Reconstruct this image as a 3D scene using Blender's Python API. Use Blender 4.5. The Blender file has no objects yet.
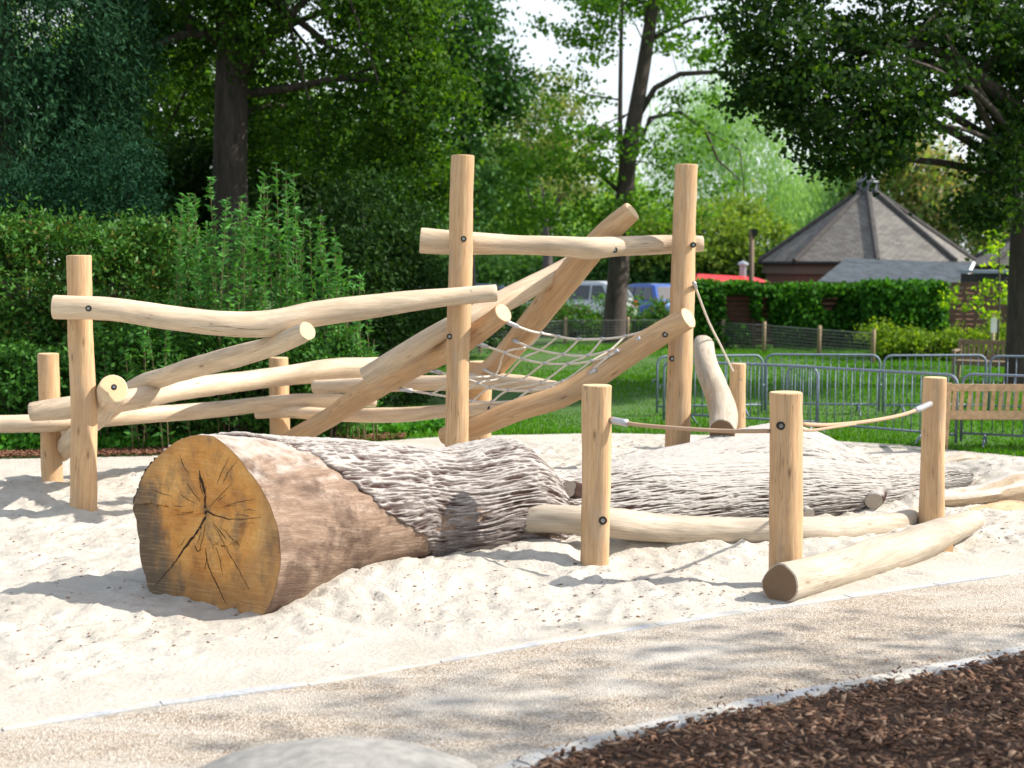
import bpy, bmesh, math, random
import numpy as np
from mathutils import Vector, Matrix
R = math.radians
random.seed(7); rng = np.random.default_rng(7)
scene = bpy.context.scene
col = scene.collection
# ------------------------------------------------------------------ camera
H = 2.5; F = 1422.2; PITCH = math.atan(124 / F)
K = 2.5 / 2.3
cp, sp_ = math.cos(PITCH), math.sin(PITCH)
def ray(px, py):
    x = (px - 512) / F; y = (384 - py) / F
    return Vector((x, cp + y * sp_, -sp_ + y * cp))
def W(px, py, Y):                      # pixel -> point at world depth Y
    d = ray(px, py); return Vector((0, 0, H)) + d * (Y / d.y)
def G(px, py, z=0.0):                  # pixel -> point on height z
    d = ray(px, py); return Vector((0, 0, H)) + d * ((z - H) / d.z)
cam = bpy.data.cameras.new('camera'); co = bpy.data.objects.new('camera', cam); col.objects.link(co)
co.location = (0, 0, H); co.rotation_euler = (math.pi / 2 - PITCH, 0, 0)
cam.sensor_width = 36; cam.lens = 50; cam.clip_end = 2000; cam.clip_start = .1
cam.dof.use_dof = True; cam.dof.focus_distance = 12; cam.dof.aperture_fstop = 1.8
scene.camera = co
# ------------------------------------------------------------------ light
EL, AZ = 41, 2
sv = Vector((math.cos(R(EL)) * math.cos(R(AZ)), math.cos(R(EL)) * math.sin(R(AZ)), math.sin(R(EL))))
L = bpy.data.lights.new('sun', 'SUN'); L.energy = 4.7; L.angle = R(.6); L.color = (1, .94, .86)
lo = bpy.data.objects.new('sun', L); col.objects.link(lo); lo.rotation_euler = sv.to_track_quat('Z', 'Y').to_euler()
w = bpy.data.worlds.new('World'); scene.world = w; w.use_nodes = True
nt = w.node_tree; sky = nt.nodes.new('ShaderNodeTexSky'); sky.sky_type = 'NISHITA'; sky.sun_disc = False
sky.sun_elevation = R(EL); sky.sun_rotation = R(90 - AZ); sky.dust_density = 2; sky.air_density = 1.1; sky.ozone_density = 1
bg = nt.nodes['Background']
# thin bright high cloud, thickest low down, over the clear sky
tcw = nt.nodes.new('ShaderNodeTexCoord'); sxw = nt.nodes.new('ShaderNodeSeparateXYZ'); nt.links.new(tcw.outputs['Generated'], sxw.inputs[0])
nw = nt.nodes.new('ShaderNodeTexNoise'); nw.inputs['Scale'].default_value = 3.5; nw.inputs['Detail'].default_value = 6; nt.links.new(tcw.outputs['Generated'], nw.inputs['Vector'])
mw = nt.nodes.new('ShaderNodeMath'); mw.operation = 'MULTIPLY_ADD'; mw.inputs[1].default_value = -.85; mw.inputs[2].default_value = .72; nt.links.new(sxw.outputs[2], mw.inputs[0])
mw2 = nt.nodes.new('ShaderNodeMath'); mw2.operation = 'MULTIPLY_ADD'; mw2.inputs[1].default_value = .5; mw2.use_clamp = True; nt.links.new(nw.outputs['Fac'], mw2.inputs[0]); nt.links.new(mw.outputs[0], mw2.inputs[2])
mxw = nt.nodes.new('ShaderNodeMix'); mxw.data_type = 'RGBA'; mxw.inputs[7].default_value = (4.6, 4.95, 5.2, 1); nt.links.new(mw2.outputs[0], mxw.inputs[0]); nt.links.new(sky.outputs[0], mxw.inputs[6]); nt.links.new(mxw.outputs[2], bg.inputs[0]); bg.inputs[1].default_value = .15
scene.view_settings.view_transform = 'Standard'; scene.view_settings.look = 'None'
scene.view_settings.exposure = .68; scene.view_settings.gamma = 1
# ------------------------------------------------------------------ helpers
def tag(o, label=None, cat=None, group=None, kind=None):
    if label: o['label'] = label
    if cat: o['category'] = cat
    if group: o['group'] = group
    if kind: o['kind'] = kind
    return o
def empty(name, loc=(0, 0, 0), rz=0, label=None, cat=None, group=None):
    o = bpy.data.objects.new(name, None); col.objects.link(o); o.location = loc; o.rotation_euler = (0, 0, rz)
    o.empty_display_size = .2
    return tag(o, label, cat, group)
class MB:
    def __init__(s): s.v = []; s.f = []; s.uv = []; s.mi = []
    def add(s, vs, fs, uvs=None, mi=0):
        b = len(s.v); s.v += [tuple(p) for p in vs]
        for k, f in enumerate(fs):
            s.f.append([b + i for i in f]); s.mi.append(mi)
            s.uv.append(uvs[k] if uvs else [(0, 0)] * len(f))
    def box(s, c, d, rz=0, mi=0, M=None):
        m = M or (Matrix.Translation(c) @ Matrix.Rotation(rz, 4, 'Z'))
        hx, hy, hz = d[0] / 2, d[1] / 2, d[2] / 2
        vs = [m @ Vector((x, y, z)) for x in (-hx, hx) for y in (-hy, hy) for z in (-hz, hz)]
        s.add(vs, [(0, 1, 3, 2), (4, 6, 7, 5), (0, 4, 5, 1), (2, 3, 7, 6), (0, 2, 6, 4), (1, 5, 7, 3)], mi=mi)
    def hexa(s, b4, t4, mi=0):          # bottom 4 and top 4 points
        s.add(list(b4) + list(t4), [(3, 2, 1, 0), (4, 5, 6, 7), (0, 1, 5, 4), (1, 2, 6, 5), (2, 3, 7, 6), (3, 0, 4, 7)], mi=mi)
    def tube(s, pts, r, n=8, mi=0, caps=True):
        pts = [Vector(p) for p in pts]; rr = r if isinstance(r, (list, tuple)) else [r] * len(pts)
        T = [(pts[min(i + 1, len(pts) - 1)] - pts[max(i - 1, 0)]).normalized() for i in range(len(pts))]
        up = Vector((0, 0, 1)) if abs(T[0].z) < .9 else Vector((1, 0, 0))
        u = T[0].cross(up).normalized(); vs = []
        for i, p in enumerate(pts):
            u = (u - T[i] * u.dot(T[i])).normalized(); v = T[i].cross(u)
            for k in range(n):
                a = 2 * math.pi * k / n; vs.append(p + (u * math.cos(a) + v * math.sin(a)) * rr[i])
        fs = [(i * n + k, i * n + (k + 1) % n, (i + 1) * n + (k + 1) % n, (i + 1) * n + k) for i in range(len(pts) - 1) for k in range(n)]
        if caps: fs += [tuple(range(n))[::-1], tuple((len(pts) - 1) * n + k for k in range(n))]
        s.add(vs, fs, mi=mi)
    def build(s, name, mats, parent=None, smooth=False, off=None):
        me = bpy.data.meshes.new(name)
        o_ = Vector(off) if off is not None else (Vector(parent.location) if (parent is not None and parent.get('_w')) else Vector((0, 0, 0)))
        me.from_pydata([tuple(Vector(p) - o_) for p in s.v], [], s.f)
        if not isinstance(mats, (list, tuple)): mats = [mats]
        for m in mats: me.materials.append(m)
        me.polygons.foreach_set('material_index', s.mi)
        if smooth: me.polygons.foreach_set('use_smooth', [True] * len(me.polygons))
        uv = me.uv_layers.new(name='UVMap'); uv.data.foreach_set('uv', [c for f in s.uv for p in f for c in p])
        me.update()
        o = bpy.data.objects.new(name, me); col.objects.link(o)
        if parent is not None: o.parent = parent
        elif off is not None: o.location = off
        return o
def wempty(name, loc, label, cat, group=None):  # thing whose parts are given in world coordinates
    o = empty(name, loc, 0, label, cat, group); o['_w'] = 1; return o
def npmesh(name, V, Fq, mat, parent=None, smooth=False, off=(0, 0, 0)):
    me = bpy.data.meshes.new(name); n = Fq.shape[1]
    V = V - np.array(off)
    me.vertices.add(len(V)); me.vertices.foreach_set('co', V.astype(np.float32).ravel())
    me.loops.add(Fq.size); me.loops.foreach_set('vertex_index', Fq.astype(np.int32).ravel())
    me.polygons.add(len(Fq)); me.polygons.foreach_set('loop_start', np.arange(0, Fq.size, n, dtype=np.int32))
    if smooth: me.polygons.foreach_set('use_smooth', np.ones(len(Fq), dtype=bool))
    for m in (mat if isinstance(mat, (list, tuple)) else [mat]): me.materials.append(m)
    me.update(calc_edges=True); me.validate()
    o = bpy.data.objects.new(name, me); col.objects.link(o)
    if parent is not None: o.parent = parent
    else: o.location = off
    return o
def _h(i, j, k):
    n = (i * 374761393 + j * 668265263 + k * 2147483647 + 1013904223) & 0xffffffff
    n = ((n ^ (n >> 13)) * 1274126177) & 0xffffffff
    return ((n ^ (n >> 16)) & 0xffff) / 65535.0
def vnoise(x, y, z=0.0):
    x, y, z = np.broadcast_arrays(np.asarray(x, float), np.asarray(y, float), np.asarray(z, float))
    i, j, k = (np.floor(a).astype(np.int64) for a in (x, y, z)); fx, fy, fz = x - i, y - j, z - k
    fx, fy, fz = (f * f * (3 - 2 * f) for f in (fx, fy, fz)); r = 0
    for a in (0, 1):
        for b in (0, 1):
            for c in (0, 1):
                r = r + _h(i + a, j + b, k + c) * (fx if a else 1 - fx) * (fy if b else 1 - fy) * (fz if c else 1 - fz)
    return r * 2 - 1
# ------------------------------------------------------------------ materials
def mat(name):
    m = bpy.data.materials.new(name); m.use_nodes = True; return m, m.node_tree, m.node_tree.nodes['Principled BSDF']
def N(nt, t, **kw):
    n = nt.nodes.new(t)
    for k, v in kw.items():
        if k in n.inputs: n.inputs[k].default_value = v
        else: setattr(n, k, v)
    return n
def ramp(nt, fac, stops, interp='LINEAR'):
    r = nt.nodes.new('ShaderNodeValToRGB'); e = r.color_ramp.elements; r.color_ramp.interpolation = interp
    while len(e) < len(stops): e.new(.5)
    for i, (p, c) in enumerate(stops): e[i].position = p; e[i].color = (*c, 1) if len(c) == 3 else c
    nt.links.new(fac, r.inputs[0]); return r.outputs[0]
def mixc(nt, fac, a, b, mode='MIX'):
    m = nt.nodes.new('ShaderNodeMix'); m.data_type = 'RGBA'; m.blend_type = mode
    for i, s in ((0, fac), (6, a), (7, b)):
        if hasattr(s, 'links'): nt.links.new(s, m.inputs[i])
        elif i == 0: m.inputs[0].default_value = s
        else: m.inputs[i].default_value = (*s, 1)
    return m.outputs[2]
def coords(nt, kind='Object', scale=(1, 1, 1)):
    tc = nt.nodes.new('ShaderNodeTexCoord'); mp = nt.nodes.new('ShaderNodeMapping'); mp.inputs['Scale'].default_value = scale
    nt.links.new(tc.outputs[kind], mp.inputs[0]); return mp.outputs[0]
def noise(nt, vec, scale, detail=4, rough=.6, dist=0):
    n = N(nt, 'ShaderNodeTexNoise', Scale=scale, Detail=detail, Roughness=rough, Distortion=dist); nt.links.new(vec, n.inputs['Vector']); return n.outputs['Fac']
def bump(nt, p, h, strength=.5, dist=.02):
    b = N(nt, 'ShaderNodeBump', Strength=strength, Distance=dist); nt.links.new(h, b.inputs['Height']); nt.links.new(b.outputs[0], p.inputs['Normal'])
def math_(nt, op, a, b=0.0, clamp=False):
    m = nt.nodes.new('ShaderNodeMath'); m.operation = op; m.use_clamp = clamp
    for i, s in ((0, a), (1, b)):
        if hasattr(s, 'links'): nt.links.new(s, m.inputs[i])
        else: m.inputs[i].default_value = s
    return m.outputs[0]
def simple(name, c, rough=.6, metal=0, var=.12, scale=8, bmp=0, spec=.4):
    m, nt, p = mat(name); v = coords(nt); n = noise(nt, v, scale)
    lo_ = tuple(x * (1 - var) for x in c); hi = tuple(min(1, x * (1 + var)) for x in c)
    nt.links.new(ramp(nt, n, [(.3, lo_), (.7, hi)]), p.inputs['Base Color']); p.inputs['Roughness'].default_value = rough
    p.inputs['Metallic'].default_value = metal; p.inputs['Specular IOR Level'].default_value = spec
    if bmp: bump(nt, p, n, bmp, .01)
    return m
def woodmat(name, a, b, c, dirt=.35, seed=0.0):
    # peeled roundwood: u = metres along the stem, v = metres round it
    m, nt, p = mat(name)
    tc = nt.nodes.new('ShaderNodeTexCoord'); oi = nt.nodes.new('ShaderNodeObjectInfo')
    ad = nt.nodes.new('ShaderNodeVectorMath'); ad.operation = 'ADD'; cb = nt.nodes.new('ShaderNodeCombineXYZ')
    sc = math_(nt, 'MULTIPLY', oi.outputs['Random'], 50); nt.links.new(sc, cb.inputs[0]); nt.links.new(sc, cb.inputs[2])
    nt.links.new(tc.outputs['UV'], ad.inputs[0]); nt.links.new(cb.outputs[0], ad.inputs[1])
    def mp(s):
        q = nt.nodes.new('ShaderNodeMapping'); q.inputs['Scale'].default_value = s; nt.links.new(ad.outputs[0], q.inputs[0]); return q.outputs[0]
    g = noise(nt, mp((2.2, 42, 1)), 1, 5, .65, .6); f = noise(nt, mp((5, 140, 1)), 1, 3, .6)
    big = noise(nt, mp((1.3, 5, 1)), 1, 4, .6, .8); kn = N(nt, 'ShaderNodeTexVoronoi', Scale=1); nt.links.new(mp((2.1, 7, 1)), kn.inputs['Vector'])
    c1 = ramp(nt, g, [(.25, a), (.5, b), (.75, c)])
    c2 = mixc(nt, ramp(nt, big, [(.42, (0, 0, 0)), (.68, (dirt, dirt, dirt))]), c1, tuple(x * .62 for x in (a[0] * .95, a[1], a[2] * 1.1)))
    c3 = mixc(nt, ramp(nt, f, [(.58, (0, 0, 0)), (.74, (.6, .6, .6))]), c2, tuple(x * .55 for x in a))
    k = ramp(nt, kn.outputs['Distance'], [(.035, (1, 1, 1)), (.085, (.35, .35, .35)), (.14, (0, 0, 0))])
    ck = noise(nt, mp((.9, 26, 1)), 1, 2, .5, .25); ckm = ramp(nt, ck, [(.485, (0, 0, 0)), (.4985, (1, 1, 1)), (.5015, (1, 1, 1)), (.515, (0, 0, 0))]); gate = ramp(nt, noise(nt, mp((1.1, 3, 2)), 1, 2), [(.56, (0, 0, 0)), (.62, (.75, .75, .75))])
    stn = ramp(nt, noise(nt, mp((.8, 4, 3)), 2, 6, .7), [(.52, (0, 0, 0)), (.72, (.5, .5, .5))]); c3 = mixc(nt, stn, c3, (.36, .31, .25)); c3 = mixc(nt, math_(nt, 'MULTIPLY', ckm, gate), c3, (.10, .06, .035))
    c4 = mixc(nt, math_(nt, 'MULTIPLY', k, .75), c3, (.16, .085, .035))
    nt.links.new(c4, p.inputs['Base Color']); p.inputs['Roughness'].default_value = .62; p.inputs['Specular IOR Level'].default_value = .3
    hh = math_(nt, 'ADD', math_(nt, 'MULTIPLY', g, .5), math_(nt, 'ADD', big, math_(nt, 'MULTIPLY', f, .35)))
    bump(nt, p, hh, .55, .012); return m
def endmat(name, a, b, dark):
    # sawn end grain: uv = metres from the pith
    m, nt, p = mat(name); v = coords(nt, 'UV'); ln = nt.nodes.new('ShaderNodeVectorMath'); ln.operation = 'LENGTH'; nt.links.new(v, ln.inputs[0])
    n = noise(nt, v, 9, 4); rr = math_(nt, 'ADD', ln.outputs['Value'], math_(nt, 'MULTIPLY', n, .05))
    wv = math_(nt, 'SINE', math_(nt, 'MULTIPLY', rr, 420)); n2 = noise(nt, v, 22, 5, .7)
    c1 = mixc(nt, n2, a, b); c2 = mixc(nt, ramp(nt, wv, [(.3, (0, 0, 0)), (.9, (.3, .3, .3))]), c1, dark)
    nt.links.new(c2, p.inputs['Base Color']); p.inputs['Roughness'].default_value = .75; bump(nt, p, n2, .3, .006); return m
M = {}
M['post'] = woodmat('post_wood', (.47, .27, .13), (.58, .37, .195), (.66, .46, .28), .4)
M['beam'] = woodmat('beam_wood', (.54, .39, .25), (.67, .52, .36), (.76, .64, .49), .5)
M['grey'] = woodmat('weathered_wood', (.36, .29, .21), (.50, .42, .32), (.62, .55, .45), .5)
M['end'] = endmat('end_grain', (.62, .43, .23), (.70, .53, .32), (.42, .26, .12))
M['stubend'] = endmat('sandy_end_grain', (.36, .30, .24), (.48, .41, .33), (.22, .15, .10))
M['enddark'] = endmat('dark_end_grain', (.15, .085, .045), (.22, .135, .07), (.07, .04, .025))
M['steel'] = simple('galvanised_steel', (.20, .24, .31), .6, .3, .2, 30)
M['rubber'] = simple('black_rubber', (.02, .02, .02), .8)
M['bolt'] = simple('bolt_steel', (.30, .30, .29), .35, .9)
M['boltring'] = simple('bolt_recess', (.035, .025, .02), .8)
M['rope'] = simple('rope_fibre', (.72, .66, .56), .85, 0, .2, 160, .6)
M['rope2'] = simple('rope_tan', (.46, .31, .20), .85, 0, .2, 160, .6)
M['ferrule'] = simple('aluminium_ferrule', (.5, .5, .52), .45, .7)
M['teak'] = simple('bench_wood', (.50, .32, .18), .6, 0, .25, 14, .2)
M['teak_old'] = simple('weathered_bench_wood', (.27, .20, .13), .7, 0, .25, 14, .2)
# sand
def sandmat():
    m, nt, p = mat('sand'); v = coords(nt)
    n1 = noise(nt, v, 1.3, 6, .6); n2 = noise(nt, v, 26, 5, .7); n3 = noise(nt, v, 260, 2, .6); n4 = noise(nt, v, 7, 5, .65)
    c = ramp(nt, n1, [(.3, (.50, .455, .385)), (.55, (.60, .555, .48)), (.8, (.66, .62, .55))])
    c = mixc(nt, ramp(nt, n2, [(.55, (0, 0, 0)), (.72, (.5, .5, .5))]), c, (.36, .33, .28))
    c = mixc(nt, ramp(nt, n4, [(.5, (0, 0, 0)), (.75, (.45, .45, .45))]), c, (.50, .46, .38))
    c = mixc(nt, ramp(nt, n3, [(.62, (0, 0, 0)), (.75, (.7, .7, .7))]), c, (.24, .19, .14))
    nt.links.new(c, p.inputs['Base Color']); p.inputs['Roughness'].default_value = .9; p.inputs['Specular IOR Level'].default_value = .15
    bump(nt, p, math_(nt, 'ADD', n2, math_(nt, 'MULTIPLY', n3, .25)), .8, .03); return m
M['sand'] = sandmat()
def pathmat():
    m, nt, p = mat('bound_gravel'); v = coords(nt)
    vo = N(nt, 'ShaderNodeTexVoronoi', Scale=105); nt.links.new(v, vo.inputs['Vector']); vo2 = N(nt, 'ShaderNodeTexVoronoi', Scale=60); nt.links.new(v, vo2.inputs['Vector'])
    n1 = noise(nt, coords(nt, 'Object', (.5, 1.3, 1)), 1.2, 6, .62, .5); sep = nt.nodes.new('ShaderNodeSeparateColor'); nt.links.new(vo.outputs['Color'], sep.inputs[0])
    c = ramp(nt, sep.outputs[0], [(0, (.15, .11, .08)), (.3, (.33, .26, .19)), (.65, (.44, .365, .275)), (1, (.56, .52, .46))])
    sp = nt.nodes.new('ShaderNodeSeparateColor'); nt.links.new(vo2.outputs['Color'], sp.inputs[0])
    c = mixc(nt, ramp(nt, sp.outputs[1], [(.86, (0, 0, 0)), (.9, (.5, .5, .5))]), c, (.30, .24, .17))
    c = mixc(nt, ramp(nt, n1, [(.45, (0, 0, 0)), (.68, (.8, .8, .8))]), c, (.56, .53, .47))      # sand trodden over it
    nt.links.new(c, p.inputs['Base Color']); p.inputs['Roughness'].default_value = .85
    bump(nt, p, vo.outputs['Distance'], .7, .01); return m
M['path'] = pathmat()
M['kerb'] = simple('kerb_granite', (.40, .41, .42), .8, 0, .3, 25, .3)
def kerbmat():
    m, nt, p = mat('sandy_kerb'); v = coords(nt); n = noise(nt, v, 1.6, 6, .7); g = noise(nt, v, 40, 3, .6)
    c = ramp(nt, g, [(.3, (.30, .31, .33)), (.7, (.46, .47, .48))]); c = mixc(nt, ramp(nt, n, [(.42, (0, 0, 0)), (.56, (1, 1, 1))]), c, (.50, .47, .41)); nt.links.new(c, p.inputs['Base Color']); p.inputs['Roughness'].default_value = .9; bump(nt, p, g, .5, .01); return m
M['kerb'] = kerbmat()
M['boulder'] = simple('pale_boulder', (.28, .268, .245), .9, 0, .22, 14, .4)
M['soil'] = simple('bark_mulch_soil', (.085, .05, .032), .95, 0, .5, 30, .6)
def grassmat():
    m, nt, p = mat('lawn'); v = coords(nt); n = noise(nt, v, .5, 6, .7); n2 = noise(nt, v, 14, 4, .7)
    c = mixc(nt, n2, ramp(nt, n, [(.3, (.045, .11, .014)), (.55, (.075, .17, .022)), (.75, (.11, .20, .03))]), (.035, .08, .012))
    nt.links.new(c, p.inputs['Base Color']); p.inputs['Roughness'].default_value = .9; bump(nt, p, n2, .6, .05); return m
M['lawn'] = grassmat()
def leafmat(name, cols, tr=.35, rough=.5, spec=.35):
    m, nt, p = mat(name); g = nt.nodes.new('ShaderNodeNewGeometry')
    if tr > 0: spec *= .45; rough = min(.8, rough + .12); cols = [(q[0] * .90, q[1] * 1.06, q[2] * .72) if q[1] > q[0] else q for q in cols]
    k = len(cols); c = ramp(nt, g.outputs['Random Per Island'], [(i / (k - 1), q) for i, q in enumerate(cols)])
    nt.links.new(c, p.inputs['Base Color']); p.inputs['Roughness'].default_value = rough; p.inputs['Specular IOR Level'].default_value = spec
    t = nt.nodes.new('ShaderNodeBsdfTranslucent'); c2 = mixc(nt, 1.0, c, (1.5, 1.45, .45), 'MULTIPLY'); nt.links.new(c2, t.inputs[0])
    mx = nt.nodes.new('ShaderNodeMixShader'); mx.inputs[0].default_value = tr
    nt.links.new(p.outputs[0], mx.inputs[1]); nt.links.new(t.outputs[0], mx.inputs[2])
    nt.links.new(mx.outputs[0], nt.nodes['Material Output'].inputs[0]); return m
M['l_cyp'] = leafmat('cypress_foliage', [(0.012, 0.034, 0.024), (0.020, 0.053, 0.036), (0.038, 0.085, 0.055)], .12, .75, .12)
M['l_blue'] = leafmat('blue_shrub_foliage', [(.010, .034, .025), (.017, .048, .036), (.026, .066, .048)], .15, .8, .08)
M['l_rho'] = leafmat('rhododendron_leaves', [(0.031, 0.088, 0.020), (0.044, 0.123, 0.026), (0.070, 0.167, 0.031), (0.088, 0.194, 0.035), (0.075, 0.158, 0.035), (0.053, 0.132, 0.026), (0.044, 0.114, 0.026), (0.075, 0.150, 0.035), (0.062, 0.132, 0.026), (0.165, 0.110, 0.026)], .2, .35)
M['l_herb'] = leafmat('tall_herb_leaves', [(0.052, 0.151, 0.046), (0.069, 0.197, 0.058), (0.116, 0.277, 0.069)], .3)
M['l_shrub'] = leafmat('shrub_leaves', [(0.030, 0.085, 0.021), (0.047, 0.128, 0.030), (0.076, 0.178, 0.034)], .3)
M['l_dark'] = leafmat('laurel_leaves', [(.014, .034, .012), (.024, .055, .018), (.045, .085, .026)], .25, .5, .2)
M['l_maple'] = leafmat('maple_leaves', [(0.020, 0.050, 0.012), (0.034, 0.081, 0.013), (0.057, 0.122, 0.015), (0.088, 0.148, 0.020)], .5)
M['l_mid'] = leafmat('lime_tree_leaves', [(0.041, 0.099, 0.041), (0.064, 0.146, 0.053), (0.094, 0.193, 0.060)], .35)
M['l_slim'] = leafmat('young_oak_leaves', [(0.056, 0.131, 0.028), (0.094, 0.196, 0.033), (0.141, 0.253, 0.037)], .5)
M['l_oak'] = leafmat('oak_leaves', [(0.013, 0.032, 0.013), (0.018, 0.046, 0.016), (0.032, 0.069, 0.018), (0.029, 0.063, 0.018), (0.069, 0.115, 0.018)], .4)
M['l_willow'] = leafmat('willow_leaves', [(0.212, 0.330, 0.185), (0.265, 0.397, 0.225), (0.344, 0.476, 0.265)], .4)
M['l_far'] = leafmat('far_tree_leaves', [(0.156, 0.265, 0.094), (0.218, 0.343, 0.109), (0.296, 0.421, 0.140)], .4)  # far leaf colours, willow to olive, lightened to stand in for haze
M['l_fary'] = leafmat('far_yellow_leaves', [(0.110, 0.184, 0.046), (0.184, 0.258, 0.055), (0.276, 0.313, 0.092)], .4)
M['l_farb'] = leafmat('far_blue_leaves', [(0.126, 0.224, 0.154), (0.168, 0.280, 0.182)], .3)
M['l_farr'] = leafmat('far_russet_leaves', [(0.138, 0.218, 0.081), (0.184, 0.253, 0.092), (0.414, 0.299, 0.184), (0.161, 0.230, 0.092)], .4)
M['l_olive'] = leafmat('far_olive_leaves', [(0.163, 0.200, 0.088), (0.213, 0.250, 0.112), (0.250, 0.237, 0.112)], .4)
M['l_ivy'] = leafmat('ivy_leaves', [(0.028, 0.088, 0.016), (0.048, 0.144, 0.024), (0.080, 0.208, 0.032)], .3, .5, .2)
M['l_yel'] = leafmat('golden_shrub_leaves', [(0.072, 0.133, 0.020), (0.143, 0.224, 0.025), (0.265, 0.317, 0.041)], .45)
M['l_red'] = leafmat('hedge_leaves', [(.05, .13, .03), (.08, .19, .04), (.11, .24, .05), (.09, .2, .05), (.11, .045, .04)], .35)
M['l_young'] = leafmat('young_tree_leaves', [(.14, .26, .02), (.24, .36, .03), (.34, .40, .05)], .55)
M['l_grass'] = leafmat('grass_blades', [(0.058, 0.148, 0.013), (0.085, 0.216, 0.018), (0.125, 0.274, 0.025)], .3, .6, .2)
M['l_cover'] = leafmat('ground_cover_leaves', [(.05, .16, .025), (.08, .24, .035), (.12, .30, .05)], .35)
M['chips'] = leafmat('bark_chips', [(0.043, 0.024, 0.017), (0.079, 0.043, 0.029), (0.129, 0.069, 0.043), (0.201, 0.115, 0.071), (0.489, 0.316, 0.201), (0.086, 0.043, 0.029), (0.316, 0.172, 0.101), (0.057, 0.031, 0.023)], 0, .8, .15)
M['litter'] = leafmat('dry_litter', [(.10, .06, .035), (.16, .10, .06), (.22, .15, .09), (.30, .13, .05)], 0, .9, .1)
def barkmat(name, a, b, c, sc=1.0):
    m, nt, p = mat(name); n = noise(nt, coords(nt, 'Object', (6 * sc, 6 * sc, 1.2 * sc)), 1.5, 6, .7, .5)
    nt.links.new(ramp(nt, n, [(.35, a), (.55, b), (.75, c)]), p.inputs['Base Color']); p.inputs['Roughness'].default_value = .9; bump(nt, p, n, .8, .04); return m
M['trunk'] = barkmat('dark_tree_bark', (.035, .026, .02), (.07, .052, .042), (.12, .095, .075))
M['trunk2'] = barkmat('grey_tree_bark', (.05, .042, .04), (.10, .085, .08), (.17, .15, .14))
# ------------------------------------------------------------------ leaves
def unit(v): return v / np.maximum(1e-9, np.linalg.norm(v, axis=1))[:, None]
def leafquads(P, size, axis=None, jitter=1.0, aspect=.55, fold=.0):
    n = len(P); a = rng.normal(size=(n, 3)) * jitter
    if axis is not None: a = a + axis
    a = unit(a); b = unit(np.cross(a, rng.normal(size=(n, 3)))); s = size * rng.uniform(.65, 1.25, n)[:, None]
    c = np.cross(a, b) * fold
    V = np.stack([P - a * s * .5, P + b * s * aspect * .5 + c * s, P + a * s * .5, P - b * s * aspect * .5 + c * s], 1).reshape(-1, 3)
    return V
def quadsobj(name, V, m, parent=None, off=(0, 0, 0)):
    return npmesh(name, V, np.arange(len(V)).reshape(-1, 4), m, parent, off=off)
def clumps(blobs, per_m3=None, nc=60, cr=.5, n=100, shell=.45, flat=.7):
    # blobs: (centre, (rx,ry,rz), weight) -> points gathered in sprays through the crown volume
    out = []; tips = []; tot = sum(b[2] for b in blobs)
    for c, r, wt in blobs:
        k = max(1, int(nc * wt / tot)); d = unit(rng.normal(size=(k, 3))); q = rng.uniform(shell ** 3, 1, k) ** (1 / 3)
        C = np.array(c) + d * q[:, None] * np.array(r)
        tips.append(C)
        for cc in C:
            s = cr * rng.uniform(.55, 1.35); m_ = int(n * rng.uniform(.6, 1.3))
            p = rng.normal(size=(m_, 3)) * s * .5; p[:, 2] *= flat; out.append(cc + p)
    return np.concatenate(out), np.concatenate(tips)
def PB(px, py, Y, rx, ry, rd=None, wt=None):         # blob from image position at a real depth
    c = W(px, py, Y); s = Y / F
    r = (rx * s, (rd if rd else rx * s), ry * s); return (tuple(c), r, wt if wt else r[0] * r[2])
def limbtube(mb, a, b, r0, r1, sag=.0, n=7, wob=.12, seg=7):
    a = Vector(a); b = Vector(b); Ld = (b - a).length; pts = []; rr = []
    ph = [random.uniform(-1, 1) * wob * Ld * .3 for _ in range(3)]
    for i in range(seg + 1):
        t = i / seg; p = a.lerp(b, t); q = math.sin(math.pi * t)
        p += Vector((ph[0] * q + ph[2] * math.sin(2 * math.pi * t) * .4, ph[1] * q, sag * Ld * q + ph[2] * q * .5)); pts.append(p); rr.append(r0 + (r1 - r0) * t)
    mb.tube(pts, rr, n)
def tree(name, label, group, trunk_pts, trunk_r, blobs, nc, cr, n, leaf, lm, tm, limbs=(), nl=14, shell=.45, flat=.7, axis=None, jit=1, asp=.6, cat='tree', lr=.32):
    base = Vector(trunk_pts[0]); t = wempty(name, base, label, cat, group)
    P, tips = clumps(blobs, nc=nc, cr=cr, n=n, shell=shell, flat=flat)
    V = leafquads(P, leaf, axis, jit, asp); quadsobj('crown', V, lm, t, off=tuple(base))
    mb = MB()
    # root flare and taper
    tp = [Vector(p) for p in trunk_pts]; mb.tube([tp[0] - Vector((0, 0, .15))] + [tp[0] + (tp[1] - tp[0]) * .08] + tp[1:], [trunk_r[0] * 1.45, trunk_r[0] * 1.05] + list(trunk_r[1:]), 12)
    for l in limbs: mb.tube(l[0], l[1], 7)
    for _ in range(nl):
        q = Vector(tips[random.randrange(len(tips))]); k = random.uniform(.35, .98); j = k * (len(tp) - 1); i = min(int(j), len(tp) - 2)
        s = tp[i].lerp(tp[i + 1], j - i); r = trunk_r[i] * lr
        limbtube(mb, s, q, r, r * .15, .06)
    mb.build('trunk', tm, t, smooth=True)
    return t
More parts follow.
